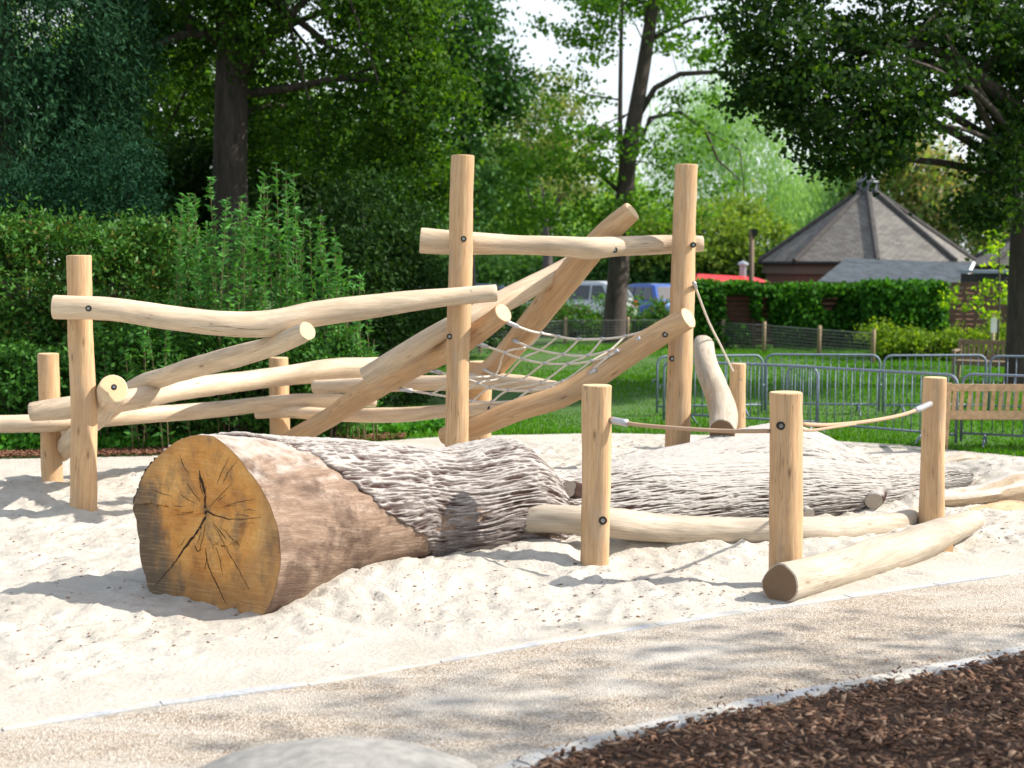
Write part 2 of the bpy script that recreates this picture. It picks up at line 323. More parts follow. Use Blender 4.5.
# ================================================================== GROUND
def sheet(name, x0, x1, y0, y1, z, m, kind='structure'):
    mb = MB(); mb.add([(x0, y0, z), (x1, y0, z), (x1, y1, z), (x0, y1, z)], [(0, 1, 2, 3)]); return tag(mb.build(name, m), kind=kind)
sheet('ground', -400, 400, -60, 700, -.12, M['lawn'])
UP = [G(x, y) for x, y in ((0, 730), (170, 703), (340, 680), (512, 648), (600, 634), (700, 618), (850, 597), (1024, 572))]
UPX = np.array([-14] + [p.x for p in UP] + [12]); UPY = np.array([3.3] + [p.y for p in UP] + [19.0])
LW = [G(x, y) for x, y in ((480, 790), (540, 762), (640, 735), (768, 705), (900, 680), (1024, 656))]
LWX = np.array([-14, -4] + [p.x for p in LW] + [12]); LWY = np.array([-3.5, 2.4] + [p.y for p in LW] + [15.6])
BK = [G(x, y) for x, y in ((0, 460), (150, 457), (300, 448), (450, 437), (600, 434), (760, 437), (900, 446), (1024, 458))]
BKX = np.array([-14] + [p.x for p in BK] + [12]); BKY = np.array([15.0] + [p.y for p in BK] + [13.0])
upf = lambda x: np.interp(x, UPX, UPY); lwf = lambda x: np.interp(x, LWX, LWY); bkf = lambda x: np.interp(x, BKX, BKY)
def stripmesh(name, x0, x1, nx, fa, fb, ny, zf, m, kind='structure', smooth=True):
    xs = np.linspace(x0, x1, nx); X, T = np.meshgrid(xs, np.linspace(0, 1, ny), indexing='ij')
    A = fa(X); B = np.maximum(fb(X), A + .01); Y = A + (B - A) * T; Z = zf(X, Y, T)
    V = np.stack([X, Y, Z], -1).reshape(-1, 3); i, j = np.meshgrid(np.arange(nx - 1), np.arange(ny - 1), indexing='ij')
    a = (i * ny + j).ravel(); Fq = np.stack([a, a + ny, a + ny + 1, a + 1], 1)
    return tag(npmesh(name, V, Fq, m, smooth=smooth), kind=kind)
# lawn proper: gentle sheet above the ground sheet
stripmesh('lawn', -60, 60, 120, lambda x: np.where(np.abs(x) < 13, bkf(np.clip(x, -13, 11.9)) - .25, 8 + 0 * x), lambda x: 110 + 0 * x, 120, lambda x, y, t: vnoise(x * .2, y * .2) * .03 - .03 * 0, M['lawn'])
HEAPS = []
def heap(px, py, h, r): p = G(px, py); HEAPS.append((p.x, p.y, h, r))
for a in ((72, 514, .09, .22), (50, 485, .04, .3), (595, 575, .02, .3), (350, 592, .12, .5), (450, 572, .1, .5), (540, 560, .14, .45), (620, 545, .12, .4), (410, 585, .1, .5), (985, 478, .12, .6), (1015, 490, .12, .6),
          (1060, 480, .15, .8), (700, 545, .08, .5), (800, 540, .08, .5), (930, 500, .12, .5), (690, 470, .16, .7), (600, 500, .1, .6), (40, 600, .07, .7), (110, 560, .06, .6), (200, 470, .08, .9), (660, 590, .07, .5)): heap(*a)
def sandz(x, y, t=None):
    fade = np.clip(1.35 - (y - 8) * .04, .4, 1)
    z = .0 + vnoise(x * .7, y * .7) * .035 + vnoise(x * 2.1, y * 2.1, 3) * .014
    z = z + (np.abs(vnoise(x * 5.2, y * 5.2, 5)) * -.034 + vnoise(x * 11, y * 11, 7) * .017 + vnoise(x * 24, y * 24, 9) * .008) * fade
    for hx, hy, h, r in HEAPS: z = z + h * np.exp(-((x - hx) ** 2 + (y - hy) ** 2) / (r * r))
    if t is not None: e = np.minimum(t, 1 - t); z = .018 + (z - .018) * np.clip(e * 14, 0, 1); z = np.maximum(z, .018 - e * .35); z = np.where(e < .0008, -.03, z)
    return z
DENTS = []
for _ in range(190):
    x_ = random.uniform(-5, 6); t_ = random.random() ** 1.2; y_ = float(upf(x_)) + .25 + (float(bkf(x_)) - float(upf(x_)) - .5) * t_; DENTS.append((x_, y_, random.uniform(0, math.pi), random.uniform(.10, .16), random.uniform(.04, .07), random.uniform(.012, .028)))
_sz = sandz
def sandz(x, y, t=None):
    z = _sz(x, y, t); e = 1.0 if t is None else np.clip(np.minimum(t, 1 - t) * 14, 0, 1)
    for dx, dy, a_, l_, w_, h_ in DENTS:
        m_ = (np.abs(x - dx) < .45) & (np.abs(y - dy) < .45)
        if not m_.any(): continue
        px_, py_ = x[m_] - dx, y[m_] - dy; u_ = (px_ * math.cos(a_) + py_ * math.sin(a_)) / l_; v_ = (-px_ * math.sin(a_) + py_ * math.cos(a_)) / w_; q = u_ * u_ + v_ * v_
        ee = e if t is None else e[m_]; z[m_] += ee * h_ * (-np.exp(-q * .9) + .55 * np.exp(-(np.sqrt(q) - 1.7) ** 2 * 3))
    return z
stripmesh('sand', -12, 10.4, 720, lambda x: upf(x) + .0 + .07 * vnoise(x * 1.3, 0 * x) + .035 * vnoise(x * 6, 0 * x, 4), bkf, 420, sandz, M['sand'])
stripmesh('gravel_path', -12, 10.4, 200, lambda x: lwf(x) + .10, lambda x: upf(x) - .03, 12, lambda x, y, t: .004 + 0 * x, M['path'])
def kerb(name, f, wdt, lab):
    mb = MB(); x = -10.0; xs = [x]
    while x < 9.8: x += .86 * (1.0 / math.sqrt(1 + ((f(x + .3) - f(x)) / .3) ** 2)); xs.append(x)
    for a, b in zip(xs[:-1], xs[1:]):
        A = Vector((a, float(f(a)), 0)); B = Vector((b, float(f(b)), 0)); d = (B - A).normalized(); n = Vector((-d.y, d.x, 0)) * wdt / 2; A = A + d * .004; B = B - d * .004
        z0, z1 = -.1, .012 + random.uniform(-.003, .003)
        q = [A - n, B - n, B + n, A + n]; mb.hexa([p + Vector((0, 0, z0)) for p in q], [p + Vector((0, 0, z1)) for p in q])
    return tag(mb.build(name, M['kerb']), kind='structure')
kerb('kerb_edging', lambda x: upf(x), .11, ''); kerb('kerb_edging', lambda x: lwf(x) + .06, .14, '')
stripmesh('mulch_bed', -12, 10.4, 160, lambda x: -6 + 0 * x, lambda x: lwf(x) + .01, 60, lambda x, y, t: .0 + vnoise(x * 3, y * 3) * .012 - .004, M['soil'])
def chips(name, X, Y, zf, lmin, lmax, asp, m, tilt=.35, thick=.25):
    n = len(X); th = rng.uniform(0, math.pi, n); L_ = rng.uniform(lmin, lmax, n); a = np.stack([np.cos(th), np.sin(th), rng.normal(size=n) * tilt], 1); a = unit(a)
    b = unit(np.cross(np.stack([rng.normal(size=n) * tilt, rng.normal(size=n) * tilt, np.ones(n)], 1), a)); c = np.cross(a, b)
    P = np.stack([X, Y, zf(X, Y) + L_ * .1], 1); a = a * (L_ / 2)[:, None]; w_ = (L_ * asp * rng.uniform(.5, 1.3, n) / 2)[:, None]; b2 = b * w_; c = c * w_ * thick
    V = np.stack([P - a - b2 * .7 - c, P + a - b2 - c, P + a * .8 + b2 - c, P - a * .9 + b2 - c, P - a - b2 * .7 + c, P + a - b2 + c, P + a * .8 + b2 + c, P - a * .9 + b2 + c], 1).reshape(-1, 3)
    base = np.arange(n)[:, None] * 8; q = np.array([[0, 3, 2, 1], [4, 5, 6, 7], [0, 1, 5, 4], [1, 2, 6, 5], [2, 3, 7, 6], [3, 0, 4, 7]])
    return tag(npmesh(name, V, (base[:, None, :] + q[None]).reshape(-1, 4), m), kind='stuff')
n = 46000; X = rng.uniform(-1.2, 6.5, n); Y = rng.uniform(4.2, 10.5, n); k = (Y < lwf(X) - .02 + .04 * vnoise(X * 3, 0 * X)) & (X > Y * -.1 - .8) & (X < Y * .42 + .5); o = chips('bark_mulch', X[k], Y[k], lambda x, y: .012 + rng.uniform(0, .022, len(x)), .015, .072, .36, M['chips'])
nd = 42000; Xd = rng.uniform(-1.2, 6.5, nd); Yd = rng.uniform(4.2, 10.5, nd); kd = (Yd < lwf(Xd) - .0) & (Xd < Yd * .42 + .5); od = chips('mulch_shreds', Xd[kd], Yd[kd], lambda x, y: .02 + rng.uniform(0, .02, len(x)), .008, .05, .14, M['chips']); tag(od, 'fine shreds and dust between the bark chips at the lower right', 'bark mulch')
tag(o, 'loose dark brown bark chips covering the bed in the lower right corner', 'bark mulch')
n = 170; X = rng.uniform(0, 4.5, n); Y = lwf(X) + rng.exponential(.10, n) ; o = chips('stray_bark_chips', X, Y, lambda x, y: .03 + 0 * x, .01, .035, .45, M['chips'])
tag(o, 'bark chips strayed onto the pale kerb beside the mulch bed', 'bark chips')
n = 11000; X = rng.uniform(-7.5, 8, n); T = rng.uniform(0, 1, n) ** 1.3; Y = upf(X) + (bkf(X) - upf(X)) * T; o = chips('sand_litter', X, Y, lambda x, y: sandz(x, y) - .002, .008, .034, .5, M['litter'], .15, .12)
tag(o, 'small brown twigs and leaf crumbs scattered over the pale sand', 'leaf litter')
# back mulch strip and ground cover on the left
n = 9000; X = rng.uniform(-8.5, -1.5, n); Y = bkf(X) + rng.uniform(-.05, .75, n); o = chips('border_mulch', X, Y, lambda x, y: .03 + rng.uniform(0, .03, len(x)), .02, .07, .4, leafmat('red_brown_chips', [(.09, .04, .025), (.16, .075, .045), (.24, .13, .08)], 0, .85, .1))
tag(o, 'reddish bark mulch strip between sand and green border on the left', 'bark mulch')
n = 15000; X = rng.uniform(-9, -.9, n); Y = bkf(X) + .45 + rng.uniform(0, 1, n) * 1.5; P = np.stack([X, Y, .03 + rng.uniform(0, .26, n) * (.55 + .45 * vnoise(X * 2, Y * 2))], 1)
o = quadsobj('ground_cover', leafquads(P, .10, np.array([0, 0, .1]), 1, .75), M['l_cover']); tag(o, 'bright leafy ground cover along the foot of the shrubs', 'ground cover', kind='stuff')
# grass
n = 190000; Y = 16.5 + 27 * rng.uniform(0, 1, n) ** 1.35; X = rng.uniform(-1, 1, n) * (Y * .40 + 1); k = (Y > bkf(X) - .05) & ((X > -2.2) | (Y > 24)); X, Y = X[k], Y[k]; n = len(X)
hgt = rng.uniform(.03, .075, n) * (1 + .5 * vnoise(X * .8, Y * .8)) + (Y - bkf(X) < .3) * .03; wd = .006 + .0004 * Y; th = rng.uniform(0, 2 * math.pi, n); bx, by = np.cos(th) * wd, np.sin(th) * wd; lx, ly = rng.normal(size=n) * .03, rng.normal(size=n) * .03
V = np.stack([np.stack([X - bx, Y - by, 0 * X - .01], 1), np.stack([X + bx, Y + by, 0 * X - .01], 1), np.stack([X + lx, Y + ly, hgt], 1)], 1).reshape(-1, 3)
o = tag(npmesh('grass', V, np.arange(len(V)).reshape(-1, 3), M['l_grass']), 'short mown grass of the lawn beyond the sand', 'grass', kind='stuff')
# boulder
def boulder():
    c = W(325, 812, 6.0); c.z = 0; bm = bmesh.new(); bmesh.ops.create_icosphere(bm, subdivisions=5, radius=1)
    P = np.array([v.co for v in bm.verts]); r = 1 + .10 * vnoise(P[:, 0] * 1.3 + 5, P[:, 1] * 1.3, P[:, 2] * 1.3) + .03 * vnoise(P[:, 0] * 4, P[:, 1] * 4, P[:, 2] * 4) + .008 * vnoise(P[:, 0] * 15, P[:, 1] * 15, P[:, 2] * 15)
    for v, q in zip(bm.verts, r): v.co = Vector((v.co.x * .82 * q, v.co.y * .6 * q, v.co.z * .385 * q - .02))
    me = bpy.data.meshes.new('boulder'); bm.to_mesh(me); bm.free(); me.materials.append(M['boulder']); me.polygons.foreach_set('use_smooth', [True] * len(me.polygons))
    o = bpy.data.objects.new('boulder', me); col.objects.link(o); o.location = c; o.rotation_euler = (0, 0, .15)
    tag(o, 'smooth pale grey boulder at the near edge of the gravel path', 'boulder')
boulder()
# ================================================================== ROUNDWOOD
def crom(pts, m=8):
    out = []; P = [pts[0]] + list(pts) + [pts[-1]]
    for i in range(1, len(P) - 2):
        for k in range(m):
            t = k / m; a, b, c, d = P[i - 1], P[i], P[i + 1], P[i + 2]
            out.append(tuple(.5 * ((2 * b[j]) + (-a[j] + c[j]) * t + (2 * a[j] - 5 * b[j] + 4 * c[j] - d[j]) * t * t + (-a[j] + 3 * b[j] - 3 * c[j] + d[j]) * t ** 3) for j in range(len(b))))
    out.append(tuple(pts[-1])); return out
def log(name, pts, m, parent, lump=.05, end=None, seed=None, nseg=22, flat=.02, label=None):
    """pts: (Vector, radius); ends are sawn discs with a small chamfer"""
    sd = random.uniform(0, 100) if seed is None else seed
    q = crom([(p.x, p.y, p.z, r) for p, r in pts], 10); P = [Vector(a[:3]) for a in q]; rr = [a[3] for a in q]
    # resample finely
    S = [0]
    for a, b in zip(P[:-1], P[1:]): S.append(S[-1] + (b - a).length)
    Lg = S[-1]; nS = max(8, int(Lg / .05)); sv_ = np.linspace(0, Lg, nS + 1)
    C = np.stack([np.interp(sv_, S, [p[i] for p in P]) for i in range(3)], 1); rad = np.interp(sv_, S, rr)
    T = np.gradient(C, axis=0); T = unit(T); up = Vector((0, 0, 1)) if abs(T[0][2]) < .8 else Vector((0, -1, 0))
    u = Vector(T[0]).cross(up).normalized(); mb = MB(); rings = []
    def ring(c, t, r, s, u):
        u = (u - t * u.dot(t)).normalized(); v = t.cross(u); out = []
        for k in range(nseg):
            a = 2 * math.pi * k / nseg
            f = 1 + float(lump * vnoise(s * 1.6 + sd, math.cos(a) * 1.2, math.sin(a) * 1.2) * 1.6 + lump * .6 * vnoise(s * 6 + sd, math.cos(a) * 2.5 + 9, math.sin(a) * 2.5)) + flat * math.cos(3 * a + sd + s * .5) + .012 * math.cos(7 * a + 3 * float(vnoise(s * 2.5 + sd, 0.5))) + .012 * float(vnoise(s * 14 + sd, math.cos(a) * 4, math.sin(a) * 4))
            out.append(c + (u * math.cos(a) + v * math.sin(a)) * r * f)
        return out, u
    Sx = [(0, .93)] + [(i, 1) for i in range(len(sv_))] + [(len(sv_) - 1, .93)]
    for idx, (i, k) in enumerate(Sx):
        t = Vector(T[i]); c = Vector(C[i])
        if idx == 0: c = c - t * .008
        if idx == len(Sx) - 1: c = c + t * .008
        o, u = ring(c, t, rad[i] * k, sv_[i], u); rings.append((o, sv_[i], c))
    vs = [p for r_ in rings for p in r_[0]]; fs = []; uvs = []
    for i in range(len(rings) - 1):
        r0 = rad[min(max(i - 1, 0), len(rad) - 1)]
        for k in range(nseg):
            k2 = (k + 1) % nseg; fs.append((i * nseg + k, i * nseg + k2, (i + 1) * nseg + k2, (i + 1) * nseg + k))
            a0, a1 = 2 * math.pi * k / nseg * r0, 2 * math.pi * (k + 1) / nseg * r0; s0, s1 = rings[i][1], rings[i + 1][1] + (.008 if i == len(rings) - 2 else 0)
            uvs.append([(s0, a0), (s0, a1), (s1, a1), (s1, a0)])
    mb.add(vs, fs, uvs, 0)
    for e, idx in ((0, 0), (1, len(rings) - 1)):
        pts_, _, c = rings[idx]; t = Vector(T[0 if e == 0 else -1]); uu = (pts_[0] - c).normalized(); vv = t.cross(uu); n_ = nseg
        off = Vector((rad[0] * .15, 0, 0)); vs2 = pts_ + [c + t * (-.002 if e == 0 else .002)]; f2 = []; u2 = []
        for k in range(n_):
            tri = (k, (k + 1) % n_, n_) if e else ((k + 1) % n_, k, n_); f2.append(tri)
            u2.append([((vs2[i] - c).dot(uu) + .01, (vs2[i] - c).dot(vv)) for i in tri])
        mb.add(vs2, f2, u2, 1)
    o = mb.build(name, [m, end or M['end']], parent, smooth=True)
    if label: o['label'] = label
    md = o.modifiers.new('edge', 'EDGE_SPLIT'); md.split_angle = R(40)
    return o
def bolt(part, p, n=(0, -1, 0), r=.03):
    n = Vector(n).normalized(); mb = MB(); p = Vector(p)
    mb.tube([p - n * .03, p + n * .004], r, 14, 0); mb.tube([p, p + n * .009], r * .55, 6, 1)
    mb.build('bolt', [M['boltring'], M['bolt']], part, off=tuple(part.parent.location))
def pw(px, py, d, dia): return (W(px, py, d * K), dia / 2)
def pxr(px, py, d, thick): return (W(px, py, d * K), thick / 2 * d * K / F)      # thickness given in pixels
def post(parent, xb, yb, xt, yt, d, tb, tt, m=None, mid=None, bow=0, label=None):
    b = W(xb, yb, d * K); t = W(xt, yt, d * K); g = t + (b - t) * ((t.z + .35) / (t.z - b.z)); Yr = d * K
    pts = [(g, tb / 2 * Yr / F), (g.lerp(t, .35) + Vector((bow, 0, 0)), (tb * .6 + tt * .4) / 2 * Yr / F), (g.lerp(t, .7) + Vector((bow * .5, 0, 0)), (tb * .3 + tt * .7) / 2 * Yr / F), (t, tt / 2 * Yr / F)]
    return log('post', pts, m or M['post'], parent, label=label)
def surf(px, py, d, thick): return W(px, py, d * K) + Vector((0, -thick / 2 * d * K / F * .97, 0))
# ---- climbing frame
cf = wempty('climbing_frame', W(460, 505, 13.5 * K) * 1, 'large peeled log climbing frame with crossing beams and sagging rope net', 'climbing frame'); cf.location.z = 0
L1 = post(cf, 82, 515, 79, 256, 12.8, 27, 24, bow=.03); L2 = post(cf, 52, 482, 48, 354, 14.7, 21, 21)
P3 = post(cf, 280, 455, 279, 358, 16.6, 21, 19); T1 = post(cf, 456, 500, 463, 156, 13.4, 25.5, 22.5, bow=-.01)
T2 = post(cf, 675, 490, 686, 165, 13.9, 27, 22.5, bow=.01); P5 = post(cf, 480, 470, 480, 362, 15.2, 23, 23); P6 = post(cf, 737, 445, 738, 364, 17.3, 17, 16)
def beam(parent, pts, m=None, **k): return log('beam', [pxr(*p) for p in pts], m or M['beam'], parent, **k)
B1 = beam(cf, [(55, 307, 12.52, 25), (110, 309, 12.54, 24), (165, 317, 12.6, 25), (220, 323, 12.65, 25), (270, 324, 12.75, 27), (320, 314, 12.85, 25), (400, 303, 13.0, 22), (450, 297, 13.1, 18), (496, 293, 13.15, 17)])
B2 = log('beam', [pxr(62, 452, 14.9, 20), pxr(88, 424, 13.9, 24), pxr(113, 389, 12.75, 30)], M['beam'], cf)
B3 = beam(cf, [(31, 412, 13.9, 19), (73, 407, 13.95, 22), (133, 399, 14.05, 21), (199, 387, 14.9, 21), (266, 378, 15.9, 20), (332, 370, 16.3, 22), (388, 366, 16.6, 20)])
B4 = beam(cf, [(-90, 428, 14.3, 18), (0, 424, 14.4, 18), (50, 423, 14.48, 18), (110, 417, 14.9, 18), (200, 411, 15.6, 17), (266, 404, 16.25, 16), (332, 401, 16.5, 16), (375, 402, 16.7, 10)])
B8 = beam(cf, [(62, 443, 15.1, 24), (133, 391, 14.5, 21), (166, 376, 14.1, 19), (199, 366, 13.6, 21), (266, 348, 12.9, 21), (307, 331, 12.5, 20)])
B5 = beam(cf, [(256, 415, 16.35, 8), (290, 412, 16.3, 12), (338, 415, 16.1, 13), (394, 415, 15.6, 15), (445, 411, 15.2, 14), (500, 408, 14.85, 14), (535, 405, 14.6, 12)])
B6 = beam(cf, [(315, 387, 15.9, 14), (389, 384, 15.5, 16), (445, 383, 15.2, 16), (480, 381, 14.95, 17), (530, 385, 14.7, 17), (582, 393, 14.45, 14)])
D1 = beam(cf, [(283, 445, 16.2, 19), (331, 417, 15.6, 20), (369, 391, 15.0, 24), (412, 368, 14.4, 23), (458, 345, 13.8, 23), (503, 313, 13.35, 21)], m=M['post'])
D2 = beam(cf, [(366, 376, 14.1, 19), (407, 352, 13.95, 20), (445, 330, 13.85, 20), (508, 299, 14.1, 22), (556, 273, 14.4, 18), (600, 246, 14.6, 16)])
D3 = beam(cf, [(472, 385, 15.1, 23), (500, 361, 14.9, 23), (540, 312, 14.6, 26), (580, 262, 14.2, 26), (610, 230, 14.0, 24), (632, 211, 13.9, 20)], m=M['post'])
B7 = beam(cf, [(421, 240, 13.68, 26), (470, 243, 13.7, 23), (520, 245, 13.75, 20), (560, 246, 13.75, 20), (590, 248, 13.72, 22), (620, 246, 13.85, 19), (660, 245, 14.1, 19), (702, 244, 14.15, 16)])
D4 = beam(cf, [(443, 436, 13.9, 18), (480, 425, 13.75, 22), (520, 409, 13.65, 23), (560, 396, 13.6, 24), (600, 374, 13.6, 25), (640, 346, 13.55, 24), (670, 328, 13.5, 23), (688, 318, 13.4, 22)], m=M['post'])
D5 = beam(cf, [(722, 431, 13.2, 27), (724, 413, 13.6, 28), (717, 392, 14.2, 26), (706, 365, 15.0, 24), (703, 345, 15.6, 21)], m=M['grey'], end=M['enddark'])
for part, a in ((B1, (92, 308, 12.52, 24)), (B1, (471, 293, 13.14, 17)), (T1, (464, 239, 13.4, 23)), (T2, (692, 245, 13.9, 23)), (B4, (50, 422, 14.48, 18)), (D1, (482, 322, 13.55, 22)), (D1, (414, 366, 14.4, 20)), (D1, (371, 389, 15.0, 20)), (B7, (614, 250, 13.8, 19)),
                (B5, (490, 408, 14.9, 12)), (B5, (290, 411, 16.3, 10)), (P6, (738, 379, 17.3, 16)), (T1, (450, 336, 13.4, 20)), (T2, (671, 358, 13.9, 20)), (D3, (567, 294, 14.5, 20)), (B8, (273, 349, 12.9, 18)), (D4, (664, 334, 13.5, 20)), (B2, (116, 384, 12.7, 0))):
    if part is B2: bolt(part, W(114, 387, 12.68 * K), (.3, -.9, .25), .028)
    else: bolt(part, surf(*a))
# net
net = empty('rope_net', (0, 0, 0)); net.parent = cf; net['_w'] = 1; net.location = (0, 0, 0)
CL = cf.location.copy()
def ropeobj(name, pts, r, m, parent, n=7, ferr=()):
    mb = MB(); q = crom([tuple(p) for p in pts], 6); P = [Vector(a) for a in q]; mb.tube(P, r, n, 0)
    for t0, t1 in ferr:
        i0, i1 = int(t0 * (len(P) - 1)), max(int(t0 * (len(P) - 1)) + 1, int(t1 * (len(P) - 1))); mb.tube(P[i0:i1 + 1], r * 1.75, 10, 1)
    return mb.build(name, [m, M['ferrule']], parent, smooth=True, off=CL)
lines = [[(507, 322, 13.35), (530, 331, 13.6), (551, 335, 13.75), (574, 339, 13.85), (598, 339, 13.85), (621, 337, 13.8), (645, 331, 13.7), (664, 324, 13.5)],
         [(513, 340, 14.7), (524, 345, 14.3), (535, 349, 13.95), (559, 354, 13.9), (584, 356, 13.85), (605, 352, 13.75), (629, 345, 13.55), (640, 338, 13.45)],
         [(476, 343, 13.6), (500, 351, 13.75), (519, 358, 13.85), (542, 363, 13.9), (565, 364, 13.85), (588, 362, 13.7), (609, 356, 13.5), (618, 350, 13.45)],
         [(483, 369, 14.95), (495, 375, 14.5), (506, 378, 14.1), (530, 381, 13.95), (552, 383, 13.8), (577, 379, 13.6), (596, 370, 13.48)],
         [(430, 370, 14.15), (469, 380, 14.2), (482, 385, 14.1), (497, 389, 14.0), (520, 391, 13.9), (545, 389, 13.75), (566, 385, 13.55)],
         [(400, 389, 14.6), (444, 396, 14.4), (465, 400, 14.2), (480, 402, 14.0), (505, 402, 13.85), (530, 398, 13.7), (545, 394, 13.55)]]
for l in lines: ropeobj('rope', [W(a, b, c * K) for a, b, c in l], .0135, M['rope'], net, ferr=((0, .08), (.93, 1)))
def at(l, t):
    j = t * (len(l) - 1); i = min(int(j), len(l) - 2); f = j - i; return W(*[(l[i][q] * (1 - f) + l[i + 1][q] * f) * (K if q == 2 else 1) for q in range(3)])
for t0, t1 in ((.22, .12), (.33, .27), (.46, .42), (.6, .58), (.74, .74), (.86, .9)):
    pts = [at(l, t0 + (t1 - t0) * i / 5) for i, l in enumerate(lines)]
    pts[0] = at(lines[0], t0); r_ = ropeobj('rope', pts, .0115, M['rope'], net)
for t0, t1 in ((.22, .12), (.33, .27), (.46, .42), (.6, .58), (.74, .74), (.86, .9)):
    for i, l in enumerate(lines):
        p = at(l, t0 + (t1 - t0) * i / 5); mb = MB(); mb.tube([p + Vector((-.02, 0, .004)), p + Vector((.02, 0, -.004))], .0175, 8, 0); mb.build('clamp', [M['ferrule']], net, smooth=True, off=CL)
rp = ropeobj('guy_rope', [W(694, 283, 13.75 * K), W(708, 320, 14.9 * K), W(722, 348, 16.0 * K), W(733, 371, 17.1 * K)], .013, M['rope'], cf, ferr=((0, .08),))
# ---- front rope walk
rw = wempty('rope_balance_trail', G(595, 572), 'low balance trail of three short log posts linked by slack rope over two lying beams', 'balance trail')
CLs = CL; CL = rw.location.copy()
F1 = post(rw, 595, 571, 597, 386, 10.5, 30, 29, m=M['post']); F2 = post(rw, 785, 592, 786, 393, 9.95, 34, 33, m=M['post']); F3 = post(rw, 932, 520, 935, 378, 12.35, 25, 23, m=M['post'])
LB = beam(rw, [(523, 517, 10.95, 30), (595, 521, 10.95, 30), (660, 528, 11.2, 29), (730, 530, 11.4, 27), (800, 531, 11.5, 27), (860, 529, 11.9, 26), (900, 522, 12.3, 22), (925, 514, 12.75, 18)], m=M['grey'], label='long low beam lying behind the two nearest posts')
FL = beam(rw, [(781, 584, 9.42, 41), (830, 571, 9.95, 37), (880, 556, 10.5, 38), (930, 538, 11.1, 35), (975, 519, 11.7, 20)], m=M['grey'], end=M['enddark'], label='weathered log lying in front with a dark sawn end', lump=.06)
mb = MB(); c = G(938, 549); c.z = .05; mb.box(c, (.22, .12, .18), .3); mb.build('support_block', M['post'], rw)
for part, a in ((F1, (602, 518, 10.5, 29)), (F2, (778, 424, 9.95, 32)), (FL, (829, 579, 10.0, 30)), (FL, (948, 529, 11.3, 24))): bolt(part, surf(*a), r=.032 if part is not F1 else .034)
ropeobj('rope', [W(611, 420, 10.45 * K), W(640, 425, 10.35 * K), (W(690, 429, 10.2 * K)), W(730, 431, 10.1 * K), W(770, 431, 9.95 * K)], .017, M['rope2'], rw, 9, ferr=((0, .18),))
ropeobj('rope', [W(802, 424, 9.98 * K), W(830, 425, 10.4 * K), W(870, 421, 11.0 * K), W(905, 414, 11.7 * K), W(930, 404, 12.25 * K)], .017, M['rope2'], rw, 9, ferr=((.84, 1),))
ropeobj('rope', [W(802, 430, 9.98 * K), W(815, 430, 10.15 * K), W(835, 427, 10.42 * K), W(855, 424, 10.75 * K)], .012, M['rope2'], rw, 9)
CL = CLs
